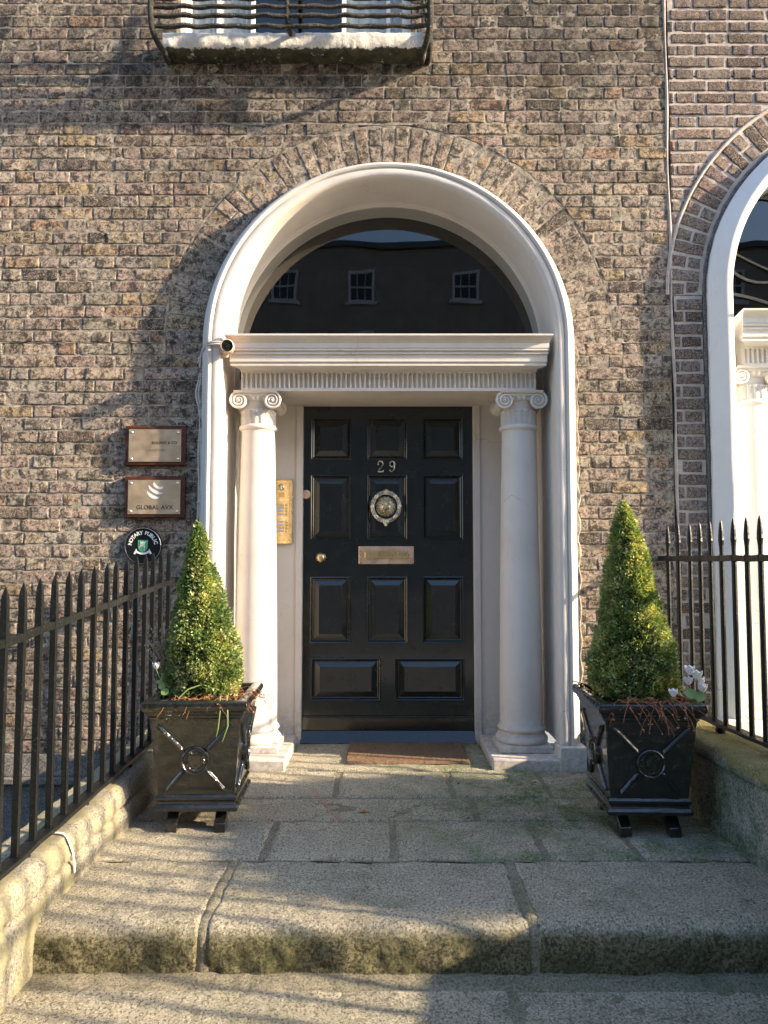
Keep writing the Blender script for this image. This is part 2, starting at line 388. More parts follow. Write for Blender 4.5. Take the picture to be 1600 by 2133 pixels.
class QB:
    """collects numpy grids"""
    def __init__(s): s.V=[]; s.Q=[]; s.T=[]; s.mi=[]; s.n=0
    def grid(s, P, tone=(.3,.3,.3), mi=0, flip=False):
        nu, nv = P.shape[:2]; i = np.arange(nu*nv).reshape(nu, nv)
        q = np.stack([i[:-1,:-1], i[1:,:-1], i[1:,1:], i[:-1,1:]], -1).reshape(-1, 4)
        if flip: q = q[:, ::-1]
        s.V.append(P.reshape(-1, 3)); s.Q.append(q+s.n); s.n += nu*nv
        s.T.append(np.tile(np.array(tone, float), (nu*nv, 1))); s.mi.append(np.full(len(q), mi))
    def arrays(s): return np.concatenate(s.V), np.concatenate(s.Q), np.concatenate(s.T), np.concatenate(s.mi)

# text converted to mesh, written in the x,z plane facing -y
def text_mb(mb, txt, size, cx, cz, y, depth=.001, bold=0, rot=0, mi=0, align='CENTER', sx=1, spacing=1):
    cu = bpy.data.curves.new('t', 'FONT'); cu.body = txt; cu.size = size; cu.extrude = depth/2; cu.offset = bold
    cu.align_x = align; cu.align_y = 'CENTER'; cu.space_character = spacing; cu.resolution_u = 3
    o = bpy.data.objects.new('t', cu); col.objects.link(o)
    me = bpy.data.meshes.new_from_object(o.evaluated_get(bpy.context.evaluated_depsgraph_get()))
    V = []
    for v in me.vertices:
        x, z = v.co.x*sx, v.co.y; c, s_ = math.cos(rot), math.sin(rot)
        V.append((cx+x*c-z*s_, y-v.co.z, cz+x*s_+z*c))
    mb.add(V, [tuple(p.vertices) for p in me.polygons], mi)
    bpy.data.objects.remove(o); bpy.data.curves.remove(cu); bpy.data.meshes.remove(me)

# ------------------------------------------------------------------ brickwork
def edge_list(L, step):
    n = max(2, int(round((L-.016)/step)))
    return np.concatenate([[0, .003], np.linspace(.008, L-.008, n+1), [L-.003, L]])
def brick_grid(fn, L, Hh, step=.011):
    """fn(s, t) maps brick-face coordinates (metres) to x, z"""
    s = edge_list(L, step); t = edge_list(Hh, step*1.1)
    S, Tt = np.meshgrid(s, t, indexing='ij')
    def e(d, n): return np.interp(np.minimum(d, n-d), [0, .003, .008], [.0065, .0006, 0])
    Y = np.maximum(e(S, L), e(Tt, Hh)) + random.uniform(-.0022, .0022) + (S/L-.5)*random.uniform(-.004, .004) + (Tt/Hh-.5)*random.uniform(-.003, .003)
    X, Z = fn(S, Tt)
    return np.stack([X, Y, Z], -1)
STOCK = [((.60,.485,.375),6),((.58,.455,.38),5),((.57,.49,.41),5),((.60,.45,.28),2),((.47,.375,.305),3),((.30,.24,.185),1.6),((.17,.145,.125),.9),((.50,.44,.36),3),((.54,.34,.23),.6)]
RED = [((.36,.28,.25),4),((.31,.235,.21),4),((.40,.29,.24),2.5),((.46,.38,.33),4),((.18,.13,.115),1.6),((.46,.23,.14),.8)]
def tone(pal):
    ws = [w_ for _, w_ in pal]; c = random.choices([c_ for c_, _ in pal], ws)[0]; k = random.uniform(.86, 1.12)
    return tuple(x*k*random.uniform(.96, 1.04) for x in c)
def brick_wall(name, parent, pal, mats, segs_at, z0, z1, cxr, zc, Ri, Ro, course=.0706, joint=.0056, mortar_y=.0030, mn=.0015):
    qb = QB(); nz = int((z1-z0)/course)
    for k in range(nz):
        za = z0+k*course+joint/2; zb = za+course-joint; zm = (za+zb)/2
        for (Lf, Rf) in segs_at(zm):
            x = Lf(zm)-.4 - (k % 2)*.157 - random.uniform(0, .02); x = math.floor(x/.314)*.314 + (k % 2)*.157 + random.uniform(-.012, .012)
            hd = False
            while x < Rf(zm)+.3:
                L = (.100 if hd else .205)*random.uniform(.94, 1.06); hd = not hd
                a, b = x, x+L; x = b+joint*random.uniform(.75, 1.3)
                l = Lf(zm); r = Rf(zm)
                if b < l+.02 or a > r-.02: continue
                if a < l or b > r or min(abs(a-l), abs(b-r)) < .3:
                    def fn(S, Tt, a=a, b=b, L=L, Lf=Lf, Rf=Rf, za=za):
                        Z = za+Tt; lo = np.vectorize(Lf)(Z); hi = np.vectorize(Rf)(Z)
                        A = np.clip(a, lo, hi); B = np.clip(b, lo, hi); return A+(B-A)*S/L, Z
                    Lc = min(b, r)-max(a, l)
                    if Lc < .02: continue
                    def fn2(S, Tt, fn=fn, L=L, Lc=Lc): return fn(S*L/Lc, Tt)
                    P = brick_grid(fn2, Lc, zb-za)
                else:
                    P = brick_grid(lambda S, Tt: (a+S, za+Tt), L, zb-za)
                qb.grid(P, tone(pal))
    # arch of voussoirs
    n = int(math.pi*(Ri+Ro)/2/.076); da = math.pi/n
    for k in range(n):
        a0 = math.pi-k*da-joint*.45/Ri; a1 = math.pi-(k+1)*da+joint*.45/Ri
        cuts = [(Ri, Ro)] if k % 2 else [(Ri, Ri+(Ro-Ri)*.47-joint/2), (Ri+(Ro-Ri)*.47+joint/2, Ro)]
        if random.random() < .15: cuts = [(Ri, Ro)]
        for r0, r1 in cuts:
            rot = random.uniform(-.004, .004)
            def fn(S, Tt, r0=r0, r1=r1, a0=a0, a1=a1, rot=rot):
                hh = (Ri+.1)*abs(a1-a0); A = a0+(a1-a0)*Tt/hh+rot; rr = r0+S
                return cxr+rr*np.cos(A), zc+rr*np.sin(A)
            P = brick_grid(fn, r1-r0, (Ri+.1)*abs(a1-a0)); qb.grid(P, tone(pal), flip=True)
    V, Q, T, mi = qb.arrays()
    V[:,1] += .0018*fbm(V, 85, 3, 3)+.0009*noise(V, 24, 9); V[:,0] += .0024*noise(V, 45, 21); V[:,2] += .0024*noise(V, 45, 31)
    # mortar bed behind
    qm = QB(); zs = np.arange(z0-.01, z1, .012)
    key = lambda z: [(f(z), g(z)) for f, g in segs_at(z)]
    run = []
    def flush(run):
        if len(run) < 2: return
        for j in range(len(run[0][1])):
            Lw = max(r[1][j][1]-r[1][j][0] for r in run); nx = max(3, int(Lw/.014))
            P = np.zeros((len(run), nx, 3))
            for i, (z, ss) in enumerate(run):
                P[i,:,0] = np.linspace(ss[j][0], ss[j][1], nx); P[i,:,2] = z
            P[:,:,1] = mortar_y; qm.grid(P, (.3,.3,.3), 1, flip=True)
    last = None
    for z in zs:
        ss = key(z); sig = (len(ss),) 
        if last is not None and (sig != last or max(abs(ss[j][q]-run[-1][1][j][q]) for j in range(len(ss)) for q in (0,1)) > .12 and len(run) > 0 and abs(z-zc) < .02):
            flush(run); run = []
        run.append((z, ss)); last = sig
    flush(run)
    A = np.linspace(0, math.pi, 260); rr = np.linspace(Ri-.03, Ro+.012, 20); RR, AA = np.meshgrid(rr, A)
    P = np.stack([cxr+RR*np.cos(AA), np.full_like(RR, mortar_y-.0008), zc+RR*np.sin(AA)], -1); qm.grid(P, (.3,.3,.3), 1, flip=False)
    V2, Q2, T2, mi2 = qm.arrays()
    V2[:,1] += mn*fbm(V2, 45, 3, 77)
    return quadmesh(name, np.concatenate([V, V2]), np.concatenate([Q, Q2+len(V)]), mats, parent, np.concatenate([mi, mi2]), np.concatenate([T, T2]))

ZC = 2.31; ZCN = 2.59; XN = 2.829; XP = 1.592; DZN = .14
def hw(z, zc, Ro, wj):   # half width left free for the doorway and its arch
    if z < zc: return wj
    d = Ro*Ro-(z-zc)**2
    return math.sqrt(d) if d > 0 else 0.0
WX0, WX1, WZ = -1.20, .13, 4.0
def segs_house(z):
    L = lambda z: -3.1; Rr = lambda z: XP-.012
    if z > WZ: return [(L, lambda z: WX0), (lambda z: WX1, Rr)]
    if z > ZC+1.262: return [(L, Rr)]
    if z < ZC: return [(L, lambda z: -1.0), (lambda z: 1.0, Rr)]
    return [(L, lambda z: -hw(z, ZC, 1.262, 1.0)), (lambda z: hw(z, ZC, 1.262, 1.0), Rr)]
def segs_neigh(z):
    L = lambda z: XP+.012; Rr = lambda z: 5.0
    if z > ZCN+1.27: return [(L, Rr)]
    if z < ZCN: return [(L, lambda z: XN-1.068), (lambda z: XN+1.068, Rr)]
    return [(L, lambda z: max(XP+.012, XN-hw(z, ZCN, 1.27, 1.0))), (lambda z: XN+hw(z, ZCN, 1.27, 1.0), Rr)]

house = empty('brick_house', (0, 0, 0), 'weathered tan brick house whose black door sits under a cream painted arch', 'house')
neigh = empty('brick_house', (XN, 0, 0), 'dark red brick house with pale joints and a white arched doorway, right edge', 'house')
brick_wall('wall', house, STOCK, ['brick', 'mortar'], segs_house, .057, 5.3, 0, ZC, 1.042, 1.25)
brick_wall('wall', neigh, RED, ['brick_red', 'mortar_pale'], segs_neigh, .10, 5.3, XN, ZCN, 1.085, 1.25, joint=.0125, mortar_y=.0050, mn=.0012)
# the tall joint between the two fronts and the raised ring round the neighbour's arch
z = np.arange(0.0, 5.3, .03)
mb = MB(); mb.tube([(XP+.006*math.sin(q*1.3)+.003*math.sin(q*7), .004, q) for q in z], [.008+.0025*math.sin(q*9) for q in z], 8)
mb.build('joint', 'mortar_pale', neigh)
mb = MB(); mb.tube([(XN+1.262*math.cos(a), .002, ZCN+1.262*math.sin(a)) for a in np.linspace(0, math.pi, 90)], .010, 8)
mb.build('arch_joint', 'mortar_pale', neigh)
mb = MB(); mb.tube([(XN-1.056, .002, z_) for z_ in np.linspace(.12, ZCN, 60)]+[(XN-1.056*math.cos(a), .002, ZCN+1.056*math.sin(a)) for a in np.linspace(.02, math.pi, 90)], [.009+.003*math.sin(i*1.9) for i in range(150)], 8); mb.build('gap_shadow_strip', 'plinth', neigh)  # dark gap round the surround, its recess shadow put into a grey strip
mb = MB(); mb.tube([(1.258*math.cos(a)+.004*math.sin(a*31), .004, ZC+1.258*math.sin(a)+.004*math.cos(a*23)) for a in np.linspace(.02, math.pi*.98, 140)], [.0028+.0016*math.sin(i*1.7) for i in range(140)], 6)
mb.build('arch_joint', 'mortar', house)
# roughcast edge where the brick meets the cream surround
for sgn in (-1, 1):
    mb = MB(); zz = np.arange(.02, ZC, .02)
    mb.tube([(sgn*(1.038+.006*math.sin(q*40)), .0, q) for q in zz], [.014+.005*abs(math.sin(q*23)) for q in zz], 6)
    mb.build('edge_mortar', 'mortar', house)
# masonry behind and above the brick faces (solid body of each house)
def body(parent, x0, x1, cx, zc, r, top=5.3, win=False):
    mb = MB()
    a = np.linspace(0, math.pi, 48)
    out = [(x1, -2.5), (x1, top), (x0, top), (x0, -2.5), (cx-r, -2.5), (cx-r, zc)]
    arch = [(cx-r*math.cos(t), zc+r*math.sin(t)) for t in a]
    def strip(pts):
        for (xa, za), (xb, zb) in zip(pts[:-1], pts[1:]):
            mb.add([(xa,.03,za),(xb,.03,zb),(xb,.03,top),(xa,.03,top)], [(0,1,2,3)])
    mb.box(x0, cx-r, .03, .06, -2.5, (4.0 if win else top)); mb.box(cx+r, x1, .03, .06, -2.5, top)
    if win:
        mb.box(x0, WX0, .03, .06, 4.0, top)
        pts = [p for p in arch]
        for (xa, za), (xb, zb) in zip(pts[:-1], pts[1:]):
            t1 = 3.98 if xa < WX1 else top
            mb.add([(xa,.03,za),(xb,.03,zb),(xb,.03,t1),(xa,.03,t1)], [(0,1,2,3)])
    else: strip(arch)
    return mb.build('backing', 'mortar', parent)
body(house, -3.1, XP, 0, ZC, 1.0, win=True); body(neigh, XP, 5.0, XN, ZCN, 1.02)

# ------------------------------------------------------------------ doorway
def portal(parent, cx, zc, dz, z0, pm, mirror_cols, ro=1.031, glassr=None):
    """surround, recess, columns, entablature; pm = paint material"""
    # surround swept up one jamb, over the arch and down the other
    prof = [(ro,.02),(ro,-.028),(ro-.004,-.036),(ro-.014,-.050),(ro-.026,-.072),(ro-.034,-.094),(ro-.040,-.101),(ro-.050,-.104),(ro-.060,-.100),(ro-.064,-.090),
            (ro-.068,-.088),(ro-.072,-.094),(ro-.080,-.096),(ro-.098,-.095),(ro-.106,-.091),(ro-.113,-.082),(ro-.116,-.070),(ro-.1165,-.02),(ro-.117,.20),
            (ro-.117,.222),(ro-.120,.228),(ro-.122,.236),(ro-.122,.246),(ro-.126,.249),(ro-.126,.30),(ro-.126,.40)]
    if pm == 'white': prof = [(ro,.02),(ro,-.026),(ro-.003,-.031),(ro-.066,-.100),(ro-.069,-.1025),(ro-.078,-.104),(ro-.100,-.102)]+prof[14:]
    P = []
    for z_ in np.linspace(z0+.12, zc, 60)[:-1]: P.append([(cx-r, y, z_) for r, y in prof])
    for a in np.linspace(0, math.pi, 120): P.append([(cx-r*math.cos(a), y, zc+r*math.sin(a)) for r, y in prof])
    for z_ in np.linspace(zc, z0+.12, 60)[1:]: P.append([(cx+r, y, z_) for r, y in prof])
    P = np.array(P); sh = P.shape; V = P.reshape(-1, 3)
    V[:,0] += .0015*noise(V, 5, 5); V[:,1] += .0018*noise(V, 9, 6)
    mb = MB(); mb.grid(V.reshape(sh), flip=True)
    sur = mb.build('door_surround', pm, parent, 30)
    for s in (-1, 1):
        mb = MB(); a, b = sorted((cx+s*(ro-.13), cx+s*(ro+.012))); mb.box(a, b, -.125, .02, z0-.02, z0+.12)
        mb.build('base_block', pm, sur, bevel=.006)
    # recess: side reveals below the cornice are the surround sweep; back wall either side of the door
    ri = ro-.117
    mb = MB(); dw = .535; pt = 2.055+dz
    for s in (-1, 1):
        a, b = sorted((cx+s*(dw), cx+s*(ri+.03))); mb.box(a, b, .46, .56, z0-.02, 2.2+dz)
        a, b = sorted((cx+s*(ri-.045), cx+s*(ri+.0))); mb.box(a, b, .395, .459, z0-.02, 2.2+dz)
        a, b = sorted((cx+s*(dw-.012), cx+s*(dw+.03))); mb.box(a, b, .452, .50, z0-.02, pt+.012)
    mb.box(cx-dw-.03, cx+dw+.03, .4535, .50, pt, pt+.03)
    mb.box(cx-dw, cx+dw, .461, .56, pt+.03, 2.2+dz)
    mb.build('door_lining', pm, parent, bevel=.004)
    # entablature: beam, fluted frieze, cornice
    mb = MB(); mb.box(cx-.83, cx+.83, .052, .46, 2.053+dz, 2.28+dz)
    beam = mb.build('entablature', pm, parent, bevel=.003)
    zb, zt = 2.051+dz, 2.166+dz; nfl = 62; wdt = 1.652; pitch = wdt/nfl
    xs = np.linspace(-.828, .828, 621); zs = np.concatenate([np.linspace(zb, zb+.016, 4), np.linspace(zb+.018, zb+.024, 4), np.linspace(zb+.03, zt-.035, 10), np.linspace(zt-.032, zt-.008, 14), [zt-.004, zt]])
    X, Z = np.meshgrid(xs, zs, indexing='ij')
    u = ((X+.828-.002) % pitch)/pitch-.5; hwd = .36
    zc_ = zt-.012-hwd*pitch
    capd = np.where(Z > zc_, ((Z-zc_)/pitch)**2, 0); q = 1-(u*u+capd)/(hwd*hwd)
    dep = np.where((q > 0) & (Z > zb+.019), np.sqrt(np.clip(q, 0, 1)), 0)*.015
    dep *= np.where(np.abs(X) > .818, 0, 1)
    Y = .035+dep
    P = np.stack([X+cx, Y, Z], -1); mb = MB(); mb.grid(P, flip=False)
    mb.add([(cx-.828,.035,zb),(cx-.828,.052,zb),(cx-.828,.052,zt),(cx-.828,.035,zt)], [(0,1,2,3)])
    mb.add([(cx+.828,.035,zb),(cx+.828,.052,zb),(cx+.828,.052,zt),(cx+.828,.035,zt)], [(3,2,1,0)])
    mb.add([(cx-.828,.035,zb),(cx+.828,.035,zb),(cx+.828,.052,zb),(cx-.828,.052,zb)], [(0,3,2,1)])
    mb.build('frieze', pm, beam, 40)
    # cornice: profile in (projection y, z) run along x with mitred returns
    cp = [(.04,2.176),(.028,2.182),(.012,2.187),(-.036,2.190),(-.052,2.190),(-.052,2.202),(-.048,2.206),(-.055,2.210),(-.059,2.214),(-.059,2.252),(-.062,2.255),(-.072,2.258),(-.072,2.266),(-.066,2.269),(-.070,2.273),(-.080,2.276),(-.080,2.285),(-.076,2.288),
          (-.082,2.291),(-.082,2.322),(-.086,2.325),(-.088,2.330),(-.094,2.338),(-.104,2.346),(-.116,2.352),(-.122,2.353),(-.122,2.364),(.30,2.372)]
    cp = [(y, 2.160+(z_-2.176)*.172/.188) for y, z_ in cp]
    P = np.zeros((len(cp), 2, 3)); x1 = .882
    for i, (y, z_) in enumerate(cp):
        ex = x1+(-.0-y-.082)*.35 if y < 0 else x1-.05
        P[i,0] = (cx-ex, y, z_+dz); P[i,1] = (cx+ex, y, z_+dz)
    mb = MB(); mb.grid(P, flip=True)
    for k, sgn in ((0, 0), (1, 1)):
        ring = [tuple(P[i,k]) for i in range(len(cp))]+[(P[-1,k,0], .30, 2.160+dz)]
        mb.add(ring, [tuple(range(len(ring))) if k else tuple(range(len(ring)-1, -1, -1))])
    mb.build('cornice', pm, beam, 25)
    # columns
    for s in (-1, 1):
        X0 = cx+s*.748; Y0 = .155; zb0 = z0
        mb = MB(); pr = []
        for t in np.linspace(0, 1, 30):
            r = .120-.026*(t**1.5); pr.append((r, .19+t*(1.845-.19)))
        pr = [(.128,.176),(.126,.184)]+pr
        mb.lathe((X0, Y0, dz), pr, 48); shaft = mb.build('column', pm, parent, 60)
        mb = MB()  # base: plinths and two tori
        mb.box(X0-.145, X0+.145, Y0-.148, Y0+.15, z0+.055, z0+.092)
        mb.build('plinth', pm, shaft, bevel=.006)
        mb = MB(); a, b = sorted((cx+s*.545, cx+s*(ro-.118))); mb.box(a, b, -.118, .458, z0-.02, z0+.055)
        mb.build('sub_plinth', pm, shaft, bevel=.010)
        mb = MB()
        pr = [(.11,.0),(.138,.002),(.144,.010),(.146,.020),(.144,.031),(.137,.040),(.131,.043),(.130,.049),(.122,.055),(.121,.062),(.126,.068),(.129,.069),(.133,.075),(.133,.083),(.128,.090),(.121,.093),(.119,.10)]
        mb.lathe((X0, Y0, z0+.090), pr, 48); mb.build('base', pm, shaft, 40)
        cz = dz
        # astragal and carved necking
        mb = MB(); mb.lathe((X0, Y0, cz), [(.094,1.838),(.100,1.842),(.108,1.848),(.110,1.856),(.108,1.864),(.101,1.869),(.094,1.872)], 40)
        n = 160; hs = np.linspace(1.870, 1.960, 30); A = np.linspace(0, 2*math.pi, n, endpoint=False)
        AA, HH = np.meshgrid(A, hs); lt = (HH-1.870)/.09; uu = (AA*9/math.pi) % 1-.5
        leafw = .46*np.sqrt(np.clip(1-((lt-.35)/.75)**2, 0, 1)); inside = np.clip(1-np.abs(uu)/np.maximum(leafw, .02), 0, 1)
        relief = .006*np.sqrt(inside)*(lt < .92)+.003*np.cos(2*math.pi*(lt*7-np.abs(uu)*4))*(inside > .08)*(lt < .85)
        relief += .008*np.exp(-((lt-.86)/.06)**2)*np.exp(-(uu/.22)**2)
        rr = .0925+relief; P = np.stack([X0+rr*np.cos(AA), Y0+rr*np.sin(AA), HH+cz], -1); mb.grid(P, cv=True)
        mb.build('necking', pm, shaft, 60)
        # echinus with eggs, volutes with bolsters, abacus
        mb = MB()
        mb.lathe((X0, Y0, cz), [(.088,1.955),(.088,1.985),(.092,1.990),(.092,1.996),(.090,1.999),(.100,2.008),(.112,2.024),(.114,2.034),(.100,2.040)], 48)
        for q in range(22):
            a = 2*math.pi*q/22; mb.ball((X0+.106*math.cos(a), Y0+.106*math.sin(a), cz+2.020), (.011,.011,.017), 8, 6)
        for sy in (-1, 1):
            for sx in (-1, 1):
                vx, vz, yf = X0+sx*.094, cz+1.999, Y0+sy*.118
                # scroll: raised spiral band on a disc
                pts = []; rad = []; turns = 2.6; N = 70
                for i in range(N+1):
                    f = i/N; r = .046*(1-f)**1.0+.004; a = math.pi/2-sx*sy*0+(-sx)*(-1)*0
                    ang = math.pi/2 + sx*(2*math.pi*turns*f)*(-1)
                    pts.append((vx+r*math.cos(ang), yf, vz+r*math.sin(ang))); rad.append(.0075*(1-.55*f))
                mb.tube(pts, rad, 7)
                mb.lathe((vx, yf+(.004 if sy < 0 else -.016), vz), [(.046,0),(.046,.012)], 28, 'y')
                mb.ball((vx, yf, vz), (.009,.009,.009), 10, 6)
        for sx in (-1, 1):   # bolster: waisted roll running front to back
            vx, vz = X0+sx*.094, cz+1.999
            mb.lathe((vx, Y0, vz), [(.047,-.112),(.045,-.10),(.034,-.05),(.030,-.012),(.035,-.008),(.035,.008),(.030,.012),(.034,.05),(.045,.10),(.047,.112)], 28, 'y')
        mb.box(X0-.094, X0+.094, Y0-.116, Y0+.116, cz+2.026, cz+2.040)
        mb.tube([(X0-.09, Y0-.118, cz+2.047), (X0+.09, Y0-.118, cz+2.047)], .005, 8)
        mb.build('capital', pm, shaft, 50)
        mb = MB(); mb.frustum((X0, Y0), (.112,.128), (.118,.132), cz+2.0405, cz+2.0445)
        mb.frustum((X0, Y0), (.118,.132), (.122,.136), cz+2.0446, cz+2.0525); mb.build('abacus', pm, shaft)
    # fanlight
    gy = .262; rg = ri-.004
    a = np.linspace(-.1, math.pi+.1, 60)
    mb = MB(); V = [(cx, gy, zc)]+[(cx+rg*math.cos(t), gy, zc+rg*math.sin(t)) for t in a]
    mb.add(V, [(0, i, i+1) for i in range(1, len(V)-1)])
    mb.add([(cx-rg, gy, 2.25+dz), (cx+rg, gy, 2.25+dz), (cx+rg, gy, zc-.005), (cx-rg, gy, zc-.005)], [(0,1,2,3)])
    gl = mb.build('glass', 'glass', parent)
    gl.name = 'fanlight'
    mb = MB(); mb.box(cx-1.0, cx+1.0, .5615, 2.2, 2.24+dz, 3.6+dz); mb.f = [f for i, f in enumerate(mb.f) if i != 2]; mb.mi = mb.mi[:-1]
    mb.build('hallway', 'dark', parent)
    return sur, gl
sur, gl = portal(house, 0, ZC, 0, 0, 'stone', True)
surn, gln = portal(neigh, XN, ZCN, DZN, DZN, 'white', True, ro=1.045)
# the neighbour's fanlight has curling glazing bars
mb = MB()
for s in (-1, 1):
    mb.tube([(XN+s*(.905-.62*t), .25, ZCN+.10-.22*t*t+.0*t) for t in np.linspace(0, 1, 12)], .009, 8)
    mb.tube([(XN+s*.60+.26*math.cos(a), .25, ZCN+.42+.26*math.sin(a)) for a in np.linspace(0, 2*math.pi, 30)], .008, 8)
    mb.tube([(XN+s*(.80-.8*t), .25, ZCN+.36-.20*math.sin(t*2.2)) for t in np.linspace(0, 1, 14)], .006, 8)
mb.build('glazing_bar', 'slate', gln)

# ------------------------------------------------------------------ the front door
door_y = .500
mb = MB(); dx0, dx1, dzb, dzt = -.535, .535, .006, 2.056
panels = []
for x0, x1 in ((-.480,-.228),(-.132,.122),(.212,.466)):
    for z0_, z1_ in ((1.722,1.984),(1.224,1.630),(.595,1.003)): panels.append((x0, x1, z0_, z1_))
panels += [(-.472,-.045,.247,.507), (.042,.466,.247,.507)]
xs = sorted({dx0, dx1}|{p[0] for p in panels}|{p[1] for p in panels}); zs = sorted({dzb, dzt}|{p[2] for p in panels}|{p[3] for p in panels})
for xa, xb in zip(xs[:-1], xs[1:]):
    for za, zb in zip(zs[:-1], zs[1:]):
        mx, mz = (xa+xb)/2, (za+zb)/2
        if not any(p[0] < mx < p[1] and p[2] < mz < p[3] for p in panels):
            mb.add([(xa,door_y,za),(xb,door_y,za),(xb,door_y,zb),(xa,door_y,zb)], [(0,1,2,3)])
mb.box(dx0, dx1, door_y+.03, door_y+.055, dzb, dzt)
door = mb.build('door', 'door', house); door['label'] = 'black gloss eleven panelled door'
for (x0, x1, z0_, z1_) in panels:
    mb = MB(); steps = [(0,0),(.002,-.007),(.006,-.0085),(.010,-.006),(.013,.002),(.017,.010),(.021,.0125),(.024,.0125),(.025,.0105),(.056,-.0005),(.057,.0008),(.060,.001)]
    mb.rings([(x0+i, x1-i, z0_+i, z1_-i, door_y+y) for i, y in steps]); mb.build('panel', 'door', door, 20)
mb = MB(); mb.box(dx0+.004, dx1-.004, door_y-.010, door_y-.001, .074, .155); mb.tube([(dx0+.004, door_y-.010, .155), (dx1-.004, door_y-.010, .155)], .005, 8)
mb.build('bottom_rail', 'door', door, bevel=.002)
mb = MB(); mb.prism([(0,0)], 0, 0) if False else None
mb.add([(dx0+.006,door_y-.060,.006),(dx1-.006,door_y-.060,.006),(dx1-.006,door_y-.014,.074),(dx0+.006,door_y-.014,.074),(dx0+.006,door_y-.0105,.006),(dx1-.006,door_y-.0105,.006),(dx1-.006,door_y-.0105,.0735),(dx0+.006,door_y-.0105,.0735)],
       [(0,1,2,3),(3,2,6,7),(0,4,5,1),(1,5,6,2),(0,3,7,4)])
mb.build('weather_bar', 'door', door, bevel=.003)
mb = MB(); K = (-.412, door_y, 1.117)
mb.lathe(K, [(.0,-.052),(.010,-.0515),(.018,-.049),(.025,-.044),(.030,-.036),(.031,-.030),(.027,-.024),(.017,-.018),(.013,-.012),(.016,-.008),(.026,-.006),(.030,-.003),(.031,0)], 8, 'y', cap=False)
mb.build('knob', 'brass', door, 30)
mb = MB(); K = (-.505, door_y, 1.507)
mb.lathe(K, [(0,-.012),(.012,-.012),(.013,-.010),(.016,-.010),(.017,-.014),(.024,-.012),(.028,-.007),(.029,0)], 28, 'y', cap=False); mb.box(K[0]-.002, K[0]+.002, door_y-.0135, door_y-.012, K[2]-.008, K[2]+.008)
mb.build('lock', 'copper', door, 30)
# letter plate: frame, recessed flap with its lip
mb = MB(); mb.rings([(-.181,.158,1.078,1.187,door_y-.001),(-.181,.158,1.078,1.187,door_y-.007),(-.176,.153,1.083,1.182,door_y-.0105),(-.149,.125,1.106,1.158,door_y-.0105),(-.146,.122,1.109,1.155,door_y-.003)])
lp = mb.build('letter_plate', 'copper', door, 25)
mb = MB(); mb.rings([(-.144,.119,1.112,1.153,door_y-.0035),(-.144,.119,1.112,1.153,door_y-.0075),(-.140,.115,1.116,1.149,door_y-.0095)]); mb.tube([(-.14, door_y-.011, 1.151), (.115, door_y-.011, 1.151)], .0035, 8)
mb.build('flap', 'brass', lp, 25)
# house number 29 in slim raised serif figures
mb = MB(); y = door_y-.006
def stroke(pts, r): mb.tube([(px, y, pz) for px, pz in pts], r, 6)
a = np.linspace(math.pi*1.05, -.55, 16); c2 = (-.047, 1.697)
p2 = [(c2[0]+.0155*math.cos(t), c2[1]+.0165*math.sin(t)) for t in a]+[(-.040,1.677),(-.054,1.662),(-.062,1.649)]
n2 = len(p2); stroke(p2, [.0028+.0026*math.sin(math.pi*min(1, i/n2*1.25))**2 for i in range(n2)])
mb.ball((-.0600, y, 1.692), (.0045,.003,.0045), 8, 6); stroke([(-.064,1.6475),(-.050,1.6465),(-.030,1.6475)], [.0028,.0048,.0030]); stroke([(-.030,1.646),(-.029,1.658)], [.0032,.0022])
a = np.linspace(0, 2*math.pi, 22); c9 = (.026, 1.695)
mb.tube([(c9[0]+.0145*math.cos(t), y, c9[1]+.0175*math.sin(t)) for t in a[:-1]], [.0028+.0022*abs(math.cos(t)) for t in a[:-1]], 6, closed=True)
stroke([(.0405,1.695),(.041,1.680),(.038,1.664),(.031,1.653),(.022,1.648),(.013,1.652)], [.005,.005,.0046,.0036,.0028,.0028]); mb.ball((.0125, y, 1.656), (.0045,.003,.0045), 8, 6)
mb.build('house_number', 'brass_pale', door, 60)
# lion head knocker: sculpted mask inside a bound reeded ring
L0 = (-.013, 1.432)
mb = MB(); N = 96; gx = np.linspace(-.062, .062, N); GX, GZ = np.meshgrid(gx, gx*1.02, indexing='ij'); rr = np.hypot(GX, GZ)
g = lambda x, z, sx, sz, a: a*np.exp(-((GX-x)/sx)**2-((GZ-z)/sz)**2)
th = np.arctan2(GZ, GX); h = .020*np.clip(1-(rr/.062)**2.2, 0, 1)
h += .0035*np.sin(th*17+rr*150)*np.clip((rr-.026)/.012, 0, 1)*np.clip((.060-rr)/.01, 0, 1)+.002*np.sin(th*31-rr*220)*np.clip((rr-.03)/.012, 0, 1)
h += g(0,.022,.016,.012,.010)+g(-.014,.019,.008,.006,.006)+g(.014,.019,.008,.006,.006)+g(0,.002,.008,.022,.014)+g(0,-.006,.010,.007,.008)
h += g(-.009,-.016,.009,.008,.012)+g(.009,-.016,.009,.008,.012)+g(0,-.031,.010,.006,.008)-g(-.016,.008,.006,.004,.012)-g(.016,.008,.006,.004,.012)
h += g(-.016,.008,.003,.003,.007)+g(.016,.008,.003,.003,.007)-g(0,-.0245,.014,.0025,.010)-g(-.005,-.0075,.0022,.002,.006)-g(.005,-.0075,.0022,.002,.006)
h += g(-.034,.028,.008,.008,.008)+g(.034,.028,.008,.008,.008)-g(0,-.016,.0014,.007,.004)+g(-.012,.036,.005,.006,.006)+g(.012,.036,.005,.006,.006)+g(0,.034,.004,.008,.006)
P = np.stack([GX+L0[0], np.where(rr < .063, door_y-.004-h*1.7, door_y+.004), GZ+L0[1]], -1); mb.grid(P)
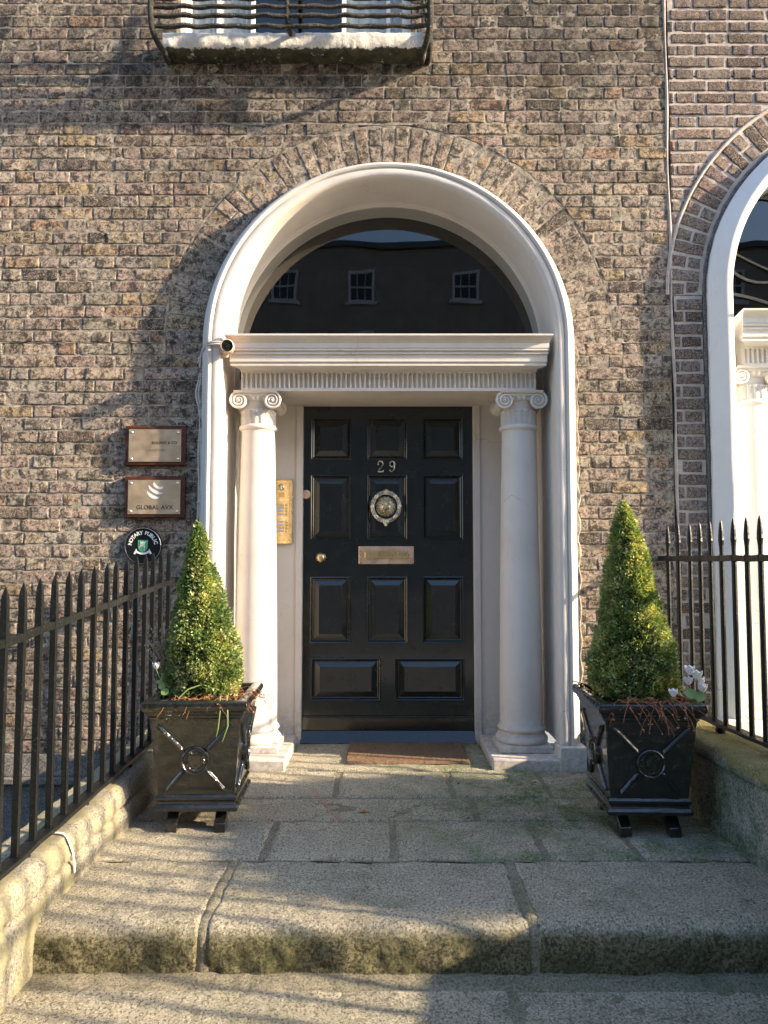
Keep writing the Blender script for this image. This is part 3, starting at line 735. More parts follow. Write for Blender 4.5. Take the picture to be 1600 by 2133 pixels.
head = mb.build('knocker', 'brass_pale', door, 75); head['label'] = 'worn brass lion head knocker'
mb = MB(); C0 = (L0[0], door_y-.022, L0[1]-.002); Rr_ = .083
for dr, dy in ((-.0085,.002),(.0,-.006),(.0085,.002)):
    mb.tube([(C0[0]+(Rr_+dr)*math.cos(a), C0[1]+dy+.008*math.sin(a), C0[2]+(Rr_+dr)*1.06*math.sin(a)) for a in np.linspace(0, 2*math.pi, 60, endpoint=False)], .0036, 7, closed=True)
for k in range(8):
    if k in (2, 6): continue
    a = k*math.pi/4; 
    for d in (-.10, 0, .10):
        aa = a+d; mb.ball((C0[0]+Rr_*math.cos(aa), C0[1]-.003+.008*math.sin(aa), C0[2]+Rr_*1.06*math.sin(aa)), (.0150-.0045*abs(d)*10, .011, .0150-.0045*abs(d)*10), 10, 6)
mb.lathe((C0[0], C0[1]+.008, C0[2]+Rr_*1.06+.004), [(0,-.012),(.006,-.011),(.008,-.006),(.013,-.008),(.018,-.004),(.018,.004)], 20, 'y', cap=False)
mb.ball((C0[0], C0[1]-.010, C0[2]-Rr_*1.06-.006), (.020,.009,.019), 16, 10); mb.ball((C0[0], C0[1]-.016, C0[2]-Rr_*1.06-.004), (.009,.008,.009), 10, 8); mb.ball((C0[0], C0[1]-.012, C0[2]-Rr_*1.06-.026), (.010,.006,.008), 10, 8)
for sx in (-1, 1): mb.ball((C0[0]+sx*.020, C0[1]-.009, C0[2]-Rr_*1.06+.004), (.011,.006,.008), 10, 8)
mb.build('ring', 'brass_pale', head, 60)

# neighbour's door (white recess wall and a dark door beyond the edge of the frame)
mb = MB(); mb.box(XN-.535, XN+.535, .500, .55, DZN+.006, 2.056+DZN)
nd = mb.build('door', 'door', neigh)
for x0 in (-.45, .05):
    for z0_, z1_ in ((.2,.9),(1.05,1.95)):
        mb = MB(); mb.rings([(XN+x0+i, XN+x0+.40-i, DZN+z0_+i, DZN+z1_-i, .499+y) for i, y in ((0,0),(.004,-.008),(.012,-.008),(.02,-.001),(.05,-.010),(.055,-.010))]); mb.build('panel', 'door', nd, 20)

# ------------------------------------------------------------------ window above
win = MB()
win.box(WX0, WX1, .06, .10, 4.07, 4.12); win.box(WX0, WX0+.05, .06, .10, 4.1205, 5.28); win.box(WX1-.05, WX1, .06, .10, 4.1205, 5.28)
win.box(WX0+.051, WX1-.051, .06, .10, 5.24, 5.28)
for x in (-.99, -.79, -.26, .0): win.box(x-.012, x+.012, .065, .095, 4.1205, 5.2395)
win.box(WX0+.051, WX1-.051, .0595, .0995, 4.66, 4.70)
wf = win.build('window', 'white', house, bevel=.003)
mb = MB(); mb.box(WX0, WX0+.03, .035, .0590, 4.07, 5.28); mb.box(WX1-.03, WX1, .035, .0590, 4.07, 5.28); mb.box(WX0+.031, WX1-.031, .035, .0590, 5.26, 5.29); mb.build('window_frame', 'white', wf)
mb = MB(); mb.add([(WX0+.05,.082,4.12),(WX1-.05,.082,4.12),(WX1-.05,.082,5.24),(WX0+.05,.082,5.24)], [(0,1,2,3)]); mb.build('pane', 'glass', wf)
mb = MB()
for xa, xb in ((-1.16,-.80),(-.25,.09)):
    n = 40; P = np.zeros((n, 2, 3))
    for i in range(n):
        x = xa+(xb-xa)*i/(n-1); yy = .105+.008*math.sin(i*.9)
        P[i,0] = (x, yy, 4.08); P[i,1] = (x, yy, 5.25)
    mb.grid(P)
mb.build('curtain', 'curtain', wf, 180)
mb = MB()   # scissor lattice grille behind the middle panes
for i in range(8):
    x = -.79+i*.07; mb.tube([(x, .20, 4.09), (x+.07, .20, 4.19)], .004, 6); mb.tube([(x+.07, .20, 4.09), (x, .20, 4.19)], .004, 6)
mb.tube([(-.79,.20,4.20),(-.25,.20,4.20)], .006, 6); mb.tube([(-.79,.20,4.085),(-.25,.20,4.085)], .006, 6)
mb.build('grille', 'silver', wf)
mb = MB(); mb.box(WX0-.02, WX1+.02, .30, 1.6, 3.9, 5.3); mb.f = [f for i, f in enumerate(mb.f) if i != 2]; mb.mi = mb.mi[:-1]; mb.build('room', 'dark', wf)
# sill: worn slab with softened front edge
prof = [(.12,4.066),(-.02,4.060),(-.085,4.055),(-.108,4.045),(-.114,4.02),(-.112,3.985),(-.108,3.955),(-.095,3.942),(-.05,3.938),(.02,3.938)]
xs_ = np.linspace(-1.262, .192, 150); P = np.array([[(x, y, z_) for (y, z_) in prof] for x in xs_])
V = P.reshape(-1, 3); V[:,1] += .006*fbm(V, 18, 3, 5); V[:,2] += .005*fbm(V, 14, 3, 8)
mb = MB(); P = V.reshape(P.shape); mb.grid(P, flip=False)
for k in (0, -1): mb.add([tuple(p) for p in P[k]], [tuple(range(len(prof))) if k else tuple(range(len(prof)-1, -1, -1))])
mb.build('window_sill', 'peel', house, 60)
# iron guard bowed out in front of the window
bow = [(-.10,3.925),(-.17,3.935),(-.225,3.965),(-.252,4.02),(-.26,4.12),(-.25,4.3),(-.22,4.6)]
def guard_pt(t):
    i = min(int(t*(len(bow)-1)), len(bow)-2); f = t*(len(bow)-1)-i; a, b = bow[i], bow[i+1]; return (a[0]+(b[0]-a[0])*f, a[1]+(b[1]-a[1])*f)
guard = None
for xx, rad in ((-1.285,.016),(.225,.018)):
    gm = MB(); sg = 1 if xx > 0 else -1; gm.tube([(xx-sg*.03, .03, 3.95), (xx-sg*.035, -.06, 3.925)]+[(xx-sg*.04*max(0, 1-t/.45)**1.5, *guard_pt(t)) for t in np.linspace(0, 1, 18)], rad, 8)
    if guard is None: guard = gm.build('window_guard', 'rust', house, 60)
    else: gm.build('end_bracket', 'rust', guard, 60)
mb = MB(); mb.tube([(-.535, -.10, 4.045), (-.54, -.16, 4.00)]+[(-.548, y_+.01, z_) for y_, z_ in [guard_pt(t) for t in np.linspace(.5, 1, 14)]], .014, 8); mb.build('upright', 'rust', guard, 60)
for z_ in (3.992, 4.040, 4.088, 4.136, 4.20, 4.28, 4.36):
    yb = np.interp(z_, [b[1] for b in bow], [b[0] for b in bow])-.014
    mb = MB(); n = 60; pts = [(-1.285+1.51*i/n, yb+.018+.004*math.sin(i*.7), z_+.003*math.sin(i*1.1)) for i in range(n+1)]
    mb.tube(pts, [.011+.003*random.random() for _ in pts], 7); mb.build('bar', 'rust', guard, 60)
# paint-splashed bracket stay at the right-hand end
mb = MB(); mb.tube([(.195,-.03,4.30),(.215,-.10,4.12),(.228,-.14,4.03),(.232,-.12,3.97),(.228,-.03,3.94),(.222,.01,3.95)], [.010,.012,.014,.016,.018,.02], 8); mb.build('stay', 'rust', guard, 60)

# ------------------------------------------------------------------ granite base of the house over the basement area
def granite_block(name, x0, x1, z0, z1, y0, mat, parent, amp=.006, step=.02, yb=.05):
    nx = int((x1-x0)/step)+2; nz = max(3, int((z1-z0)/step)+2)
    X, Z = np.meshgrid(np.linspace(x0, x1, nx), np.linspace(z0, z1, nz), indexing='ij')
    P = np.stack([X, np.full_like(X, y0), Z], -1); V = P.reshape(-1, 3); V[:,1] += amp*fbm(V, 14, 3, 4)
    mb = MB(); mb.grid(V.reshape(P.shape))
    T = V.reshape(P.shape)[:, -1]; mb.grid(np.stack([T, T*[1,0,1]+[0,yb,0]]), flip=True)
    B = V.reshape(P.shape)[:, 0]; mb.grid(np.stack([B, B*[1,0,1]+[0,yb,0]]))
    return mb.build(name, mat, parent, 60)
granite_block('stone_course', -3.1, -1.016, -.058, .055, -.018, 'plinth', house)
granite_block('stone_course', 1.03, XP-.02, -.058, .055, -.018, 'plinth', house)
mb = MB(); mb.box(-3.1, -1.016, -.055, .03, -.094, -.062); mb.build('ledge', 'plinth', house, bevel=.005)
granite_block('stone_course', -3.1, -1.016, -.50, -.096, -.022, 'plinth', house, .01)
mb = MB(); mb.box(-3.1, -1.016, -.010, .03, -2.5, -.502); mb.build('basement_wall', 'render', house)
mb = MB(); mb.box(-2.6, -1.7, -.030, -.011, -1.9, -.62); mb.build('basement_window', 'white', house, bevel=.003)

# ------------------------------------------------------------------ entrance path, steps, ground
def slab(qb, x0, x1, y0, y1, z, rnd=.012, step=.014, mi=0, front=None, tilt=.003):
    """front: riser height -> the slab's near edge rolls over into a riser"""
    nx = max(4, int((x1-x0)/step)); xs = np.concatenate([[x0, x0+.004], np.linspace(x0+rnd, x1-rnd, nx), [x1-.004, x1]])
    edgez = lambda d: -np.interp(d, [0,.004,rnd], [.016,.005,0])
    if front is None:
        ny = max(4, int((y1-y0)/step)); ys = np.concatenate([[y0, y0+.004], np.linspace(y0+rnd, y1-rnd, ny), [y1-.004, y1]])
        prof = [(y, z+float(edgez(min(y-y0, y1-y))), 0) for y in ys]
    else:
        rr = .060; ny = int((y1-y0)/step); ys = np.linspace(y1-rnd, y0+rr, ny)
        prof = [(y1, z-.016, 0), (y1-.004, z-.005, 0)]+[(y, z, 0) for y in ys]
        prof += [(y0+rr-rr*math.sin(a), z-rr+rr*math.cos(a), a/(math.pi/2)) for a in np.linspace(.15, math.pi/2, 8)]
        prof += [(y0+.006*k/10, zz, 1) for k, zz in enumerate(np.linspace(z-rr-.01, z-front, 10))]
        prof = prof[::-1]
    X = np.array([[x]*len(prof) for x in xs]); ez = edgez(np.minimum(X-x0, x1-X))
    Y = np.array([[p[0] for p in prof]]*len(xs)); Z = np.array([[p[1] for p in prof]]*len(xs))
    riser = np.array([[p[2] for p in prof]]*len(xs))
    Z = Z+ez*(1-riser)+(X-x0)*random.uniform(-tilt, tilt)*(1-riser)+random.uniform(-.002, .002)
    Y = Y-ez*riser*1.0
    P = np.stack([X, Y, Z], -1); V = P.reshape(-1, 3); n1 = .0035*fbm(V, 12, 4, 2)+.0018*fbm(V, 50, 2, 12)
    rs = riser.reshape(-1); V[:,2] += n1*(1-rs); V[:,1] += n1*rs*2.2
    V[:,0] += .003*noise(V, 9, 40)*((X.reshape(-1) < x0+.01) | (X.reshape(-1) > x1-.01))
    qb.grid(V.reshape(P.shape), mi=mi)
XL, XR = -1.14, 1.36
def path_obj(name, rows, mats, jz, extra=None, **kw):
    qb = QB()
    for (ya, yb, joints, z, front) in rows:
        xs = [XL]+joints+[XR]
        for a, b in zip(xs[:-1], xs[1:]): slab(qb, a+.010, b-.010, ya+.008, yb-.008, z, front=front)
    if jz is not None:
        ya = min(r[0] for r in rows); yb = max(r[1] for r in rows)
        X, Y = np.meshgrid(np.arange(XL, XR+.02, .02), np.arange(ya+(.02 if rows[0][4] else 0), yb, .02), indexing='ij')
        P = np.stack([X, Y, np.full_like(X, jz)], -1); V = P.reshape(-1, 3); V[:,2] += .0035*fbm(V, 18, 3, 30); qb.grid(V.reshape(P.shape), mi=1)
    V, Q, T, mi = qb.arrays(); return quadmesh(name, V, Q, mats, None, mi)
path = path_obj('entrance_path', [(-.576,-.115,[-.258,.30,.765],0,None), (-.892,-.576,[.378],0,None), (-1.324,-.892,[-.482,.013,.582,.934],0,None)], ['flag', 'flagjoint'], -.006)
tag(path, 'granite flagstone path between the two railings', 'path', kind='structure')
qb = QB(); slab(qb, -.56, .56, -.112, .52, .001); V, Q, T, mi = qb.arrays(); V[:,0] = np.clip(V[:,0], -.553, .553)
tag(quadmesh('threshold_paving', V, Q, ['flag'], None, mi), 'worn granite threshold slab under the doormat', 'paving', kind='structure')
mb = MB(); mb.box(-1.14, 1.36, -.13, .56, -.12, -.018); mb.box(-1.14, 1.36, -1.80, -.14, -.16, -.03); tag(mb.build('path_bed', 'flagjoint'), 'bedding under the flagstones', 'paving', kind='structure')
# big front step of three stones
step1 = empty('stone_step', (0, -1.55, -.15), 'upper mossy granite step of three long stones, in front of the flagstones', 'step')
for k, (a, b) in enumerate(((XL, -.578), (-.578, .433), (.433, XR))):
    qb = QB(); slab(qb, a+.012, b-.012, -1.832, -1.332, 0, front=.17, step=.012); V, Q, T, mi = qb.arrays()
    nf = Q.mean() ; zc_ = V[Q].mean(1); mi = (zc_[:,2] < -.035).astype(int)
    quadmesh('step_stone', V, Q, ['step_top'], step1, mi*0)
mb = MB()
for x in (-.578, .433):
    pth = [(y, -.001) for y in np.linspace(-1.335, -1.765, 40)]+[(-1.765-.060*math.sin(a), -.060+.058*math.cos(a)) for a in np.linspace(.2, math.pi/2, 8)]+[(-1.825, -.08), (-1.825, -.11), (-1.824, -.16)]
    P = np.zeros((len(pth), 9, 3))
    for i, (y, z_) in enumerate(pth):
        for j in range(9):
            u = (j-4)/4; o = .0065*(1-u*u)-.0035; down = i > 43
            P[i,j] = (x+u*.023+.005*math.sin(y*9+x), y-(o if down else 0), z_+(0 if down else o))
    V = P.reshape(-1, 3); V[:,2] += .0015*fbm(V, 30, 3, 91); V[:,0] += .003*noise(V, 25, 92); mb.grid(V.reshape(P.shape), flip=True)
mb.tube([(XL+.02, -1.83, -.02), (XL+.02, -1.84, -.16)], .02, 8)
mb.box(XL, XR, -1.76, -1.335, -.12, -.012); mb.build('joint_mortar', 'flagjoint', step1, 60)
step2 = empty('stone_step', (0, -2.1, -.30), 'lower granite step nearest the viewer, below the mossy riser', 'step')
for a, b in ((XL-.05, .345), (.345, XR+.05)):
    qb = QB(); slab(qb, a+.010, b-.010, -2.42, -1.90, -.150, front=.16, step=.012); V, Q, T, mi = qb.arrays(); quadmesh('step_stone', V, Q, ['step'], step2, mi)
qb = QB(); X, Y = np.meshgrid(np.arange(XL-.04, XR+.06, .015), np.arange(-2.40, -1.80, .015), indexing='ij'); P = np.stack([X, Y, np.full_like(X, -.153)+.012*np.clip((Y+1.90)/.06, 0, 1)], -1); V = P.reshape(-1, 3)
V[:,2] += .004*fbm(V, 20, 3, 55); qb.grid(V.reshape(P.shape)); V, Q, T, mi = qb.arrays(); quadmesh('joint_mortar', V, Q, ['flagjoint'], step2, mi)
mb = MB(); mb.box(-40, 60, -6.2, -2.41, -.50, -.302); tag(mb.build('pavement', 'paving'), 'granite pavement along the street', 'pavement', kind='structure')
mb = MB(); mb.box(-40, 60, -16.5, -6.2, -.56, -.43); tag(mb.build('road', 'asphalt'), 'asphalt road', 'road', kind='structure')
mb = MB(); mb.box(-40, 60, -20.0, -16.5, -.56, -.30); tag(mb.build('far_pavement', 'paving'), 'far pavement', 'pavement', kind='structure')
mb = MB(); mb.add([(-150,-150,-2.52),(150,-150,-2.52),(150,150,-2.52),(-150,150,-2.52)], [(0,1,2,3)]); tag(mb.build('ground', 'plinth'), 'ground', 'ground', kind='structure')
mb = MB(); mb.box(XP+.05, 4.2, -2.4, .5, -.3, DZN-.004); tag(mb.build('neighbour_path', 'flag'), 'paved landing of the neighbouring doorway', 'paving', kind='structure')
mb = MB(); mb.box(XL-.03, XL+.03, -2.42, .0, -2.5, -.13); tag(mb.build('area_wall', 'plinth'), 'granite side of the basement area below the left railing', 'wall')
# doormat
qb = QB(); X, Y = np.meshgrid(np.linspace(-.232, .440, 170), np.linspace(-.018, .425, 110), indexing='ij')
ed = np.minimum(np.minimum(X+.232, .440-X), np.minimum(Y+.018, .425-Y)); P = np.stack([X+.012*(Y-.2)*(X > 0)*0, Y, .006+np.interp(ed, [0,.004], [0,.014])+0*X], -1)
V = P.reshape(-1, 3); V[:,2] += .0025*noise(V, 130, 3)+.002*noise(V, 300, 5); V[:,0] += .003*noise(V, 60, 8); V[:,1] += .003*noise(V, 60, 9)
qb.grid(V.reshape(P.shape)); V, Q, T, mi = qb.arrays(); tag(quadmesh('doormat', V, Q, ['mat'], None, mi), 'brown coir doormat on the threshold before the black door', 'doormat')

# ------------------------------------------------------------------ dwarf walls
def sweep_y(name, prof, ys, mats, amp, f, label, zs=0.0, mi_fn=None, chip=0, cat='wall'):
    P = np.array([[(x, y, z_+zs*(y+.9)) for x, z_ in prof] for y in ys]); V = P.reshape(-1, 3)
    n1 = amp*fbm(V*np.array([1,.8,1.3]), f, 4, 66)+amp*.5*fbm(V, f*4, 2, 67); V[:,0] += n1; V[:,2] += n1*.35
    if chip: V[:,2] -= .004*np.abs(noise(V, 11, 75)); V[:,0] += chip*np.abs(noise(V*np.array([.3,1,1]), 7, 71))+chip*.6*np.abs(noise(V, 17, 72)) - chip*.4
    mb = MB(); mb.grid(V.reshape(P.shape), flip=False)
    mb.add([tuple(p) for p in V.reshape(P.shape)[-1]], [tuple(range(len(prof)))]); mb.mi = mb.mi
    if mi_fn: mb.mi = [mi_fn(np.mean([mb.v[i] for i in q], 0)) for q in mb.f]
    o = mb.build(name, mats, None, 60); return tag(o, label, cat)
ys = np.arange(-.01, -3.2, -.015)
pl = [(-1.30,-.4),(-1.30,.170),(-1.295,.184)]+[(x, .190) for x in np.linspace(-1.285, -1.125, 16)]+[(-1.112,.187),(-1.100,.176),(-1.093,.162),(-1.089,.145),(-1.087,.128),(-1.088,.112),(-1.097,.103),(-1.099,.099),(-1.090,.095),(-1.084,.082),(-1.082,.062),(-1.082,.040),(-1.084,.018),(-1.088,-.01),(-1.09,-.04),(-1.09,-.07),(-1.09,-.10),(-1.09,-.15),(-1.09,-.2),(-1.09,-.4)]
lw_ = sweep_y('dwarf_wall', pl, ys, ['wall_l'], .0045, 16, 'low rough hewn wall of yellow mossy granite under the left railing', .02, chip=.009)
mb = MB(); P = np.array([[(x+.004, -1.57+.012*math.sin(i*.9)+w_, z_+.004-.0134) for w_ in (-.0055, 0, .006)] for i, (x, z_) in enumerate([(-1.19,.191),(-1.16,.1915),(-1.135,.191),(-1.115,.190),(-1.098,.181),(-1.087,.165),(-1.080,.145),(-1.078,.125),(-1.080,.105),(-1.076,.085),(-1.074,.06)])])
mb.grid(P); mb.build('paint_streak', 'label', lw_, 180)
pr = [(1.33,-.4)]+[(1.33, z_) for z_ in np.arange(-.2, .25, .02)]+[(1.331,.258),(1.336,.262),(1.335,.268),(1.322,.272),(1.316,.282),(1.315,.300),(1.320,.318),(1.330,.330)]+[(x, .335) for x in np.linspace(1.345, 1.63, 20)]+[(1.645,.325),(1.65,.30),(1.65,-.4)]
sweep_y('dwarf_wall', pr, ys, ['wall_r', 'cope_r'], .0035, 16, 'smooth green stained granite wall with a mossy coping under the right railing', -.035, lambda c: 1 if c[2] > .318 else 0)

# ------------------------------------------------------------------ railings
def railing(X, ys, zb, zt, tip, side, label, r, X2=None):
    """zb, zt, tip: functions of y"""
    root = empty('railing', (X, ys[0], zb(ys[0])), label, 'railing', 'iron railings flanking the path')
    y0, y1 = .0, ys[-1]-.1
    for nm, zf, hx, hz in (('top_rail', zt, .011, .013), ('bottom_rail', zb, .024, .008)):
        mb = MB(); n = 80; P = np.zeros((n, 4, 3))
        for i in range(n):
            y = y0+(y1-y0)*i/(n-1); z_ = zf(y)+.0015*math.sin(i*.9); xx = X+.0015*math.sin(i*.55)
            P[i] = [(xx-hx,y,z_-hz),(xx+hx,y,z_-hz),(xx+hx,y,z_+hz),(xx-hx,y,z_+hz)]
        mb.grid(P, cv=True, flip=True); mb.add(P[0], [(0,1,2,3)]); mb.add(P[-1], [(0,3,2,1)])
        mb.build(nm, 'iron', root, 30, bevel=.002)
    for y in ys:
        mb = MB(); b, t, tp = zb(y)+.006, zt(y), tip(y); jx = random.uniform(-.002, .002); ly = random.uniform(-.009, .009); xx = X+jx
        if side == 'L':
            sec = [(b, .0095), (t-.013, .0095), (t, .0112), (t+.02, .0112), (tp-.04, .0088), (tp-.028, .0080), (tp, .001)]
            P = np.array([[(xx-h, y-h+ly*(z_-b), z_), (xx+h, y-h+ly*(z_-b), z_), (xx+h, y+h+ly*(z_-b), z_), (xx-h, y+h+ly*(z_-b), z_)] for z_, h in sec]); mb.grid(P, cv=True)
        else:
            sec = [(0, .0135), (t-.014-b, .0135), (t-.012-b, .016), (t+.012-b, .016), (t+.018-b, .0105), (t+.05-b, .0115), (t+.078-b, .0150), (t+.082-b, .0165), (t+.086-b, .0150), (t+.10-b, .0148), (tp-.045-b, .0120), (tp-.02-b, .0085), (tp-.006-b, .0040), (tp-b, .001)]
            mb.lathe((xx, y, b), [(q*.86, h_) for h_, q in sec], 8, cap=True)
        mb.build('bar', 'iron', root, 30)
    for k, y in enumerate(ys[1::4]):
        mb = MB(); yy = y+.06; mb.ball((X, yy, zb(yy)-.024), (.024,.024,.019), 14, 9); mb.lathe((X, yy, zb(yy)-.05), [(.028,-.004),(.028,.012),(.018,.018)], 14)
        mb.build('foot', 'iron', root, 60)
    return root
yl = [-.161,-.293,-.432,-.562,-.686,-.821,-.949,-1.068,-1.199,-1.323,-1.442,-1.564,-1.678,-1.803,-1.920]; yl += [-1.92-.124*k for k in range(1, 9)]
railing(-1.163, yl, lambda y: .228+.026*(y+.2), lambda y: .992+.073*(y+.077), lambda y: 1.163+.078*(y+.161), 'L', 'black iron railing with square pointed bars on the left wall', .0125)
yr = [-.127,-.275,-.420,-.545,-.660,-.780,-.900,-1.018,-1.138]; yr += [-1.138-.122*k for k in range(1, 16)]
railing(1.49, yr, lambda y: .372-.03*(y+.9), lambda y: 1.112, lambda y: 1.286, 'R', 'black iron railing with round spear tipped bars on the right wall', .0135)

# ------------------------------------------------------------------ planters
def planter(cx, cy, rot, label):
    root = empty('planter', (cx, cy, 0), label, 'planter', 'cast iron planters flanking the door')
    B = (.150,.172); T = (.184,.222); z0_, z1_ = .085, .470
    mb = MB(); mb.frustum((cx, cy), B, T, z0_, z1_); mb.build('body', 'planter', root, bevel=.004)
    def ringprof(name, pr):   # pr: [(dx, z)] offsets outwards from the body line, swept round a rectangle
        mb = MB(); P = np.zeros((len(pr), 4, 3))
        for i, (d, z_) in enumerate(pr):
            f = (z_-z0_)/(z1_-z0_); ax = B[0]+(T[0]-B[0])*min(f, 1)+d; ay = B[1]+(T[1]-B[1])*min(f, 1)+d
            P[i] = [(cx-ax,cy-ay,z_),(cx+ax,cy-ay,z_),(cx+ax,cy+ay,z_),(cx-ax,cy+ay,z_)]
        mb.grid(P, cv=True, flip=True); return mb.build(name, 'planter', root, 30, bevel=.002)
    ringprof('rim', [(.001,.462),(.006,.468),(.006,.476),(.012,.482),(.014,.490),(.022,.496),(.026,.500),(.030,.510),(.030,.522),(.026,.532),(.016,.537),(-.012,.537),(-.016,.530),(-.016,.490)])
    ringprof('base_moulding', [(.001,.150),(.006,.146),(.010,.140),(.010,.128),(.005,.124),(.005,.112),(.014,.106),(.019,.098),(.019,.086),(.012,.080),(-.01,.076),(-.06,.076)])
    # raised saltire ribs and medallion on each face
    def face(fx, fy):   # outward direction
        def pt(u, z_, out=0):
            f = (z_-z0_)/(z1_-z0_); ax = B[0]+(T[0]-B[0])*f; ay = B[1]+(T[1]-B[1])*f
            if fy: return (cx+u*ax*(-fy), cy+fy*(ay+out), z_)
            return (cx+fx*(ax+out), cy+u*ay*fx, z_)
        for (u0, za), (u1, zb_) in (((-.84,.438),(-.27,.332)),((.84,.438),(.27,.332)),((-.76,.165),(-.27,.255)),((.76,.165),(.27,.255))):
            mb = MB(); n = 14; pts = [pt(u0+(u1-u0)*i/n, za+(zb_-za)*i/n, .002) for i in range(n+1)]
            mb.tube(pts, [.002]+[.0105]*(n-1)+[.002], 8); mb.tube([pt(u0+(u1-u0)*i/n, za+(zb_-za)*i/n, .010) for i in range(n+1)], [.001]+[.004]*(n-1)+[.001], 6)
            mb.build('rib', 'planter', root, 60)
        mb = MB(); c = Vector(pt(0, .293, .004)); zm = .293
        U = Vector((-fy if fy else 0, fx, 0)); Nn = Vector((fx, fy, 0)); W = Vector((0, 0, 1))
        at = lambda u, v_, o: tuple(c+U*u+W*v_+Nn*o)
        n = 40
        pr_ = [(.0,.004),(.046,.004),(.048,.010),(.052,.013),(.056,.011),(.059,.003),(.059,-.006)]
        P = np.array([[at(r*math.cos(a), r*math.sin(a), o) for a in np.linspace(0, 2*math.pi, n, endpoint=False)] for r, o in pr_]); mb.grid(P, cv=True)
        # shield with raised border
        sh = [(-.022,.020),(-.010,.023),(0,.020),(.010,.023),(.022,.020),(.021,-.004),(.013,-.019),(0,-.027),(-.013,-.019),(-.021,-.004)]
        k = len(sh); P = np.array([[at(x*s_, z_*s_, o) for x, z_ in sh] for s_, o in ((1.08,.004),(1.0,.012),(.84,.012),(.78,.007),(.01,.007))]); mb.grid(P, cv=True)
        for s_ in (-1, 1):   # laurel branches
            for i in range(7):
                a = -1.35+i*.36; r = .037; p = c+U*(s_*r*math.cos(a))+W*(r*math.sin(a))+Nn*.007
                d = (U*(s_*-math.sin(a+.5))+W*math.cos(a+.5)); mb.tube([p-d*.008, p, p+d*.009], [.001,.0038,.001], 6)
        for i in range(9):
            a = math.pi/2+(i-4)*.16; mb.tube([at(.031*math.cos(a), .031*math.sin(a), .005), at(.041*math.cos(a), .041*math.sin(a), .007)], [.0022,.0016], 6)
        mb.build('medallion', 'planter', root, 40)
    face(0, -1); face(1, 0); face(-1, 0)
    for sx in (-1, 1):
        for sy in (-1, 1):
            mb = MB(); x = cx+sx*.098; y = cy+sy*.118; w_ = .023
            prf = [(-.075,.0),(-.075,.036),(-.058,.046),(-.045,.052),(-.020,.080),(.05,.080),(.05,.045),(-.005,.040),(-.018,.022),(-.020,.0)]
            V = [(x-w_, y-sy*(-1)*q*1.0, z_) for q, z_ in prf]+[(x+w_, y-sy*(-1)*q*1.0, z_) for q, z_ in prf]
            V = [(a_, (y+(b_-y)*(1 if sy < 0 else 1)), c_) for a_, b_, c_ in V]
            if sy < 0: V = [(x-w_, y+q, z_) for q, z_ in prf]+[(x+w_, y+q, z_) for q, z_ in prf]
            else: V = [(x-w_, y-q, z_) for q, z_ in prf]+[(x+w_, y-q, z_) for q, z_ in prf]
            n = len(prf); mb.add(V, [tuple(range(n)), tuple(range(2*n-1, n-1, -1))]+[(i, i+n, (i+1) % n+n, (i+1) % n) for i in range(n)])
            mb.build('foot', 'planter', root, 30, bevel=.003)
    qb = QB(); X, Y = np.meshgrid(np.linspace(-.168, .168, 50), np.linspace(-.206, .206, 60), indexing='ij'); P = np.stack([X+cx, Y+cy, .515+0*X], -1)
    V = P.reshape(-1, 3); V[:,2] += .012*fbm(V, 22, 4, 81); qb.grid(V.reshape(P.shape)); V, Q, T_, mi = qb.arrays(); quadmesh('soil', V, Q, ['soil'], root, mi)
    root.rotation_euler.z = R(rot); return root
PLX, PLY = -.797, -.85; PRX, PRY = 1.048, -.90
planter(PLX, PLY, 1.5, 'black cast iron planter beside the left column, pale reflections on its front')
planter(PRX, PRY, -2.0, 'black cast iron planter tucked against the right dwarf wall, front mostly in shade')

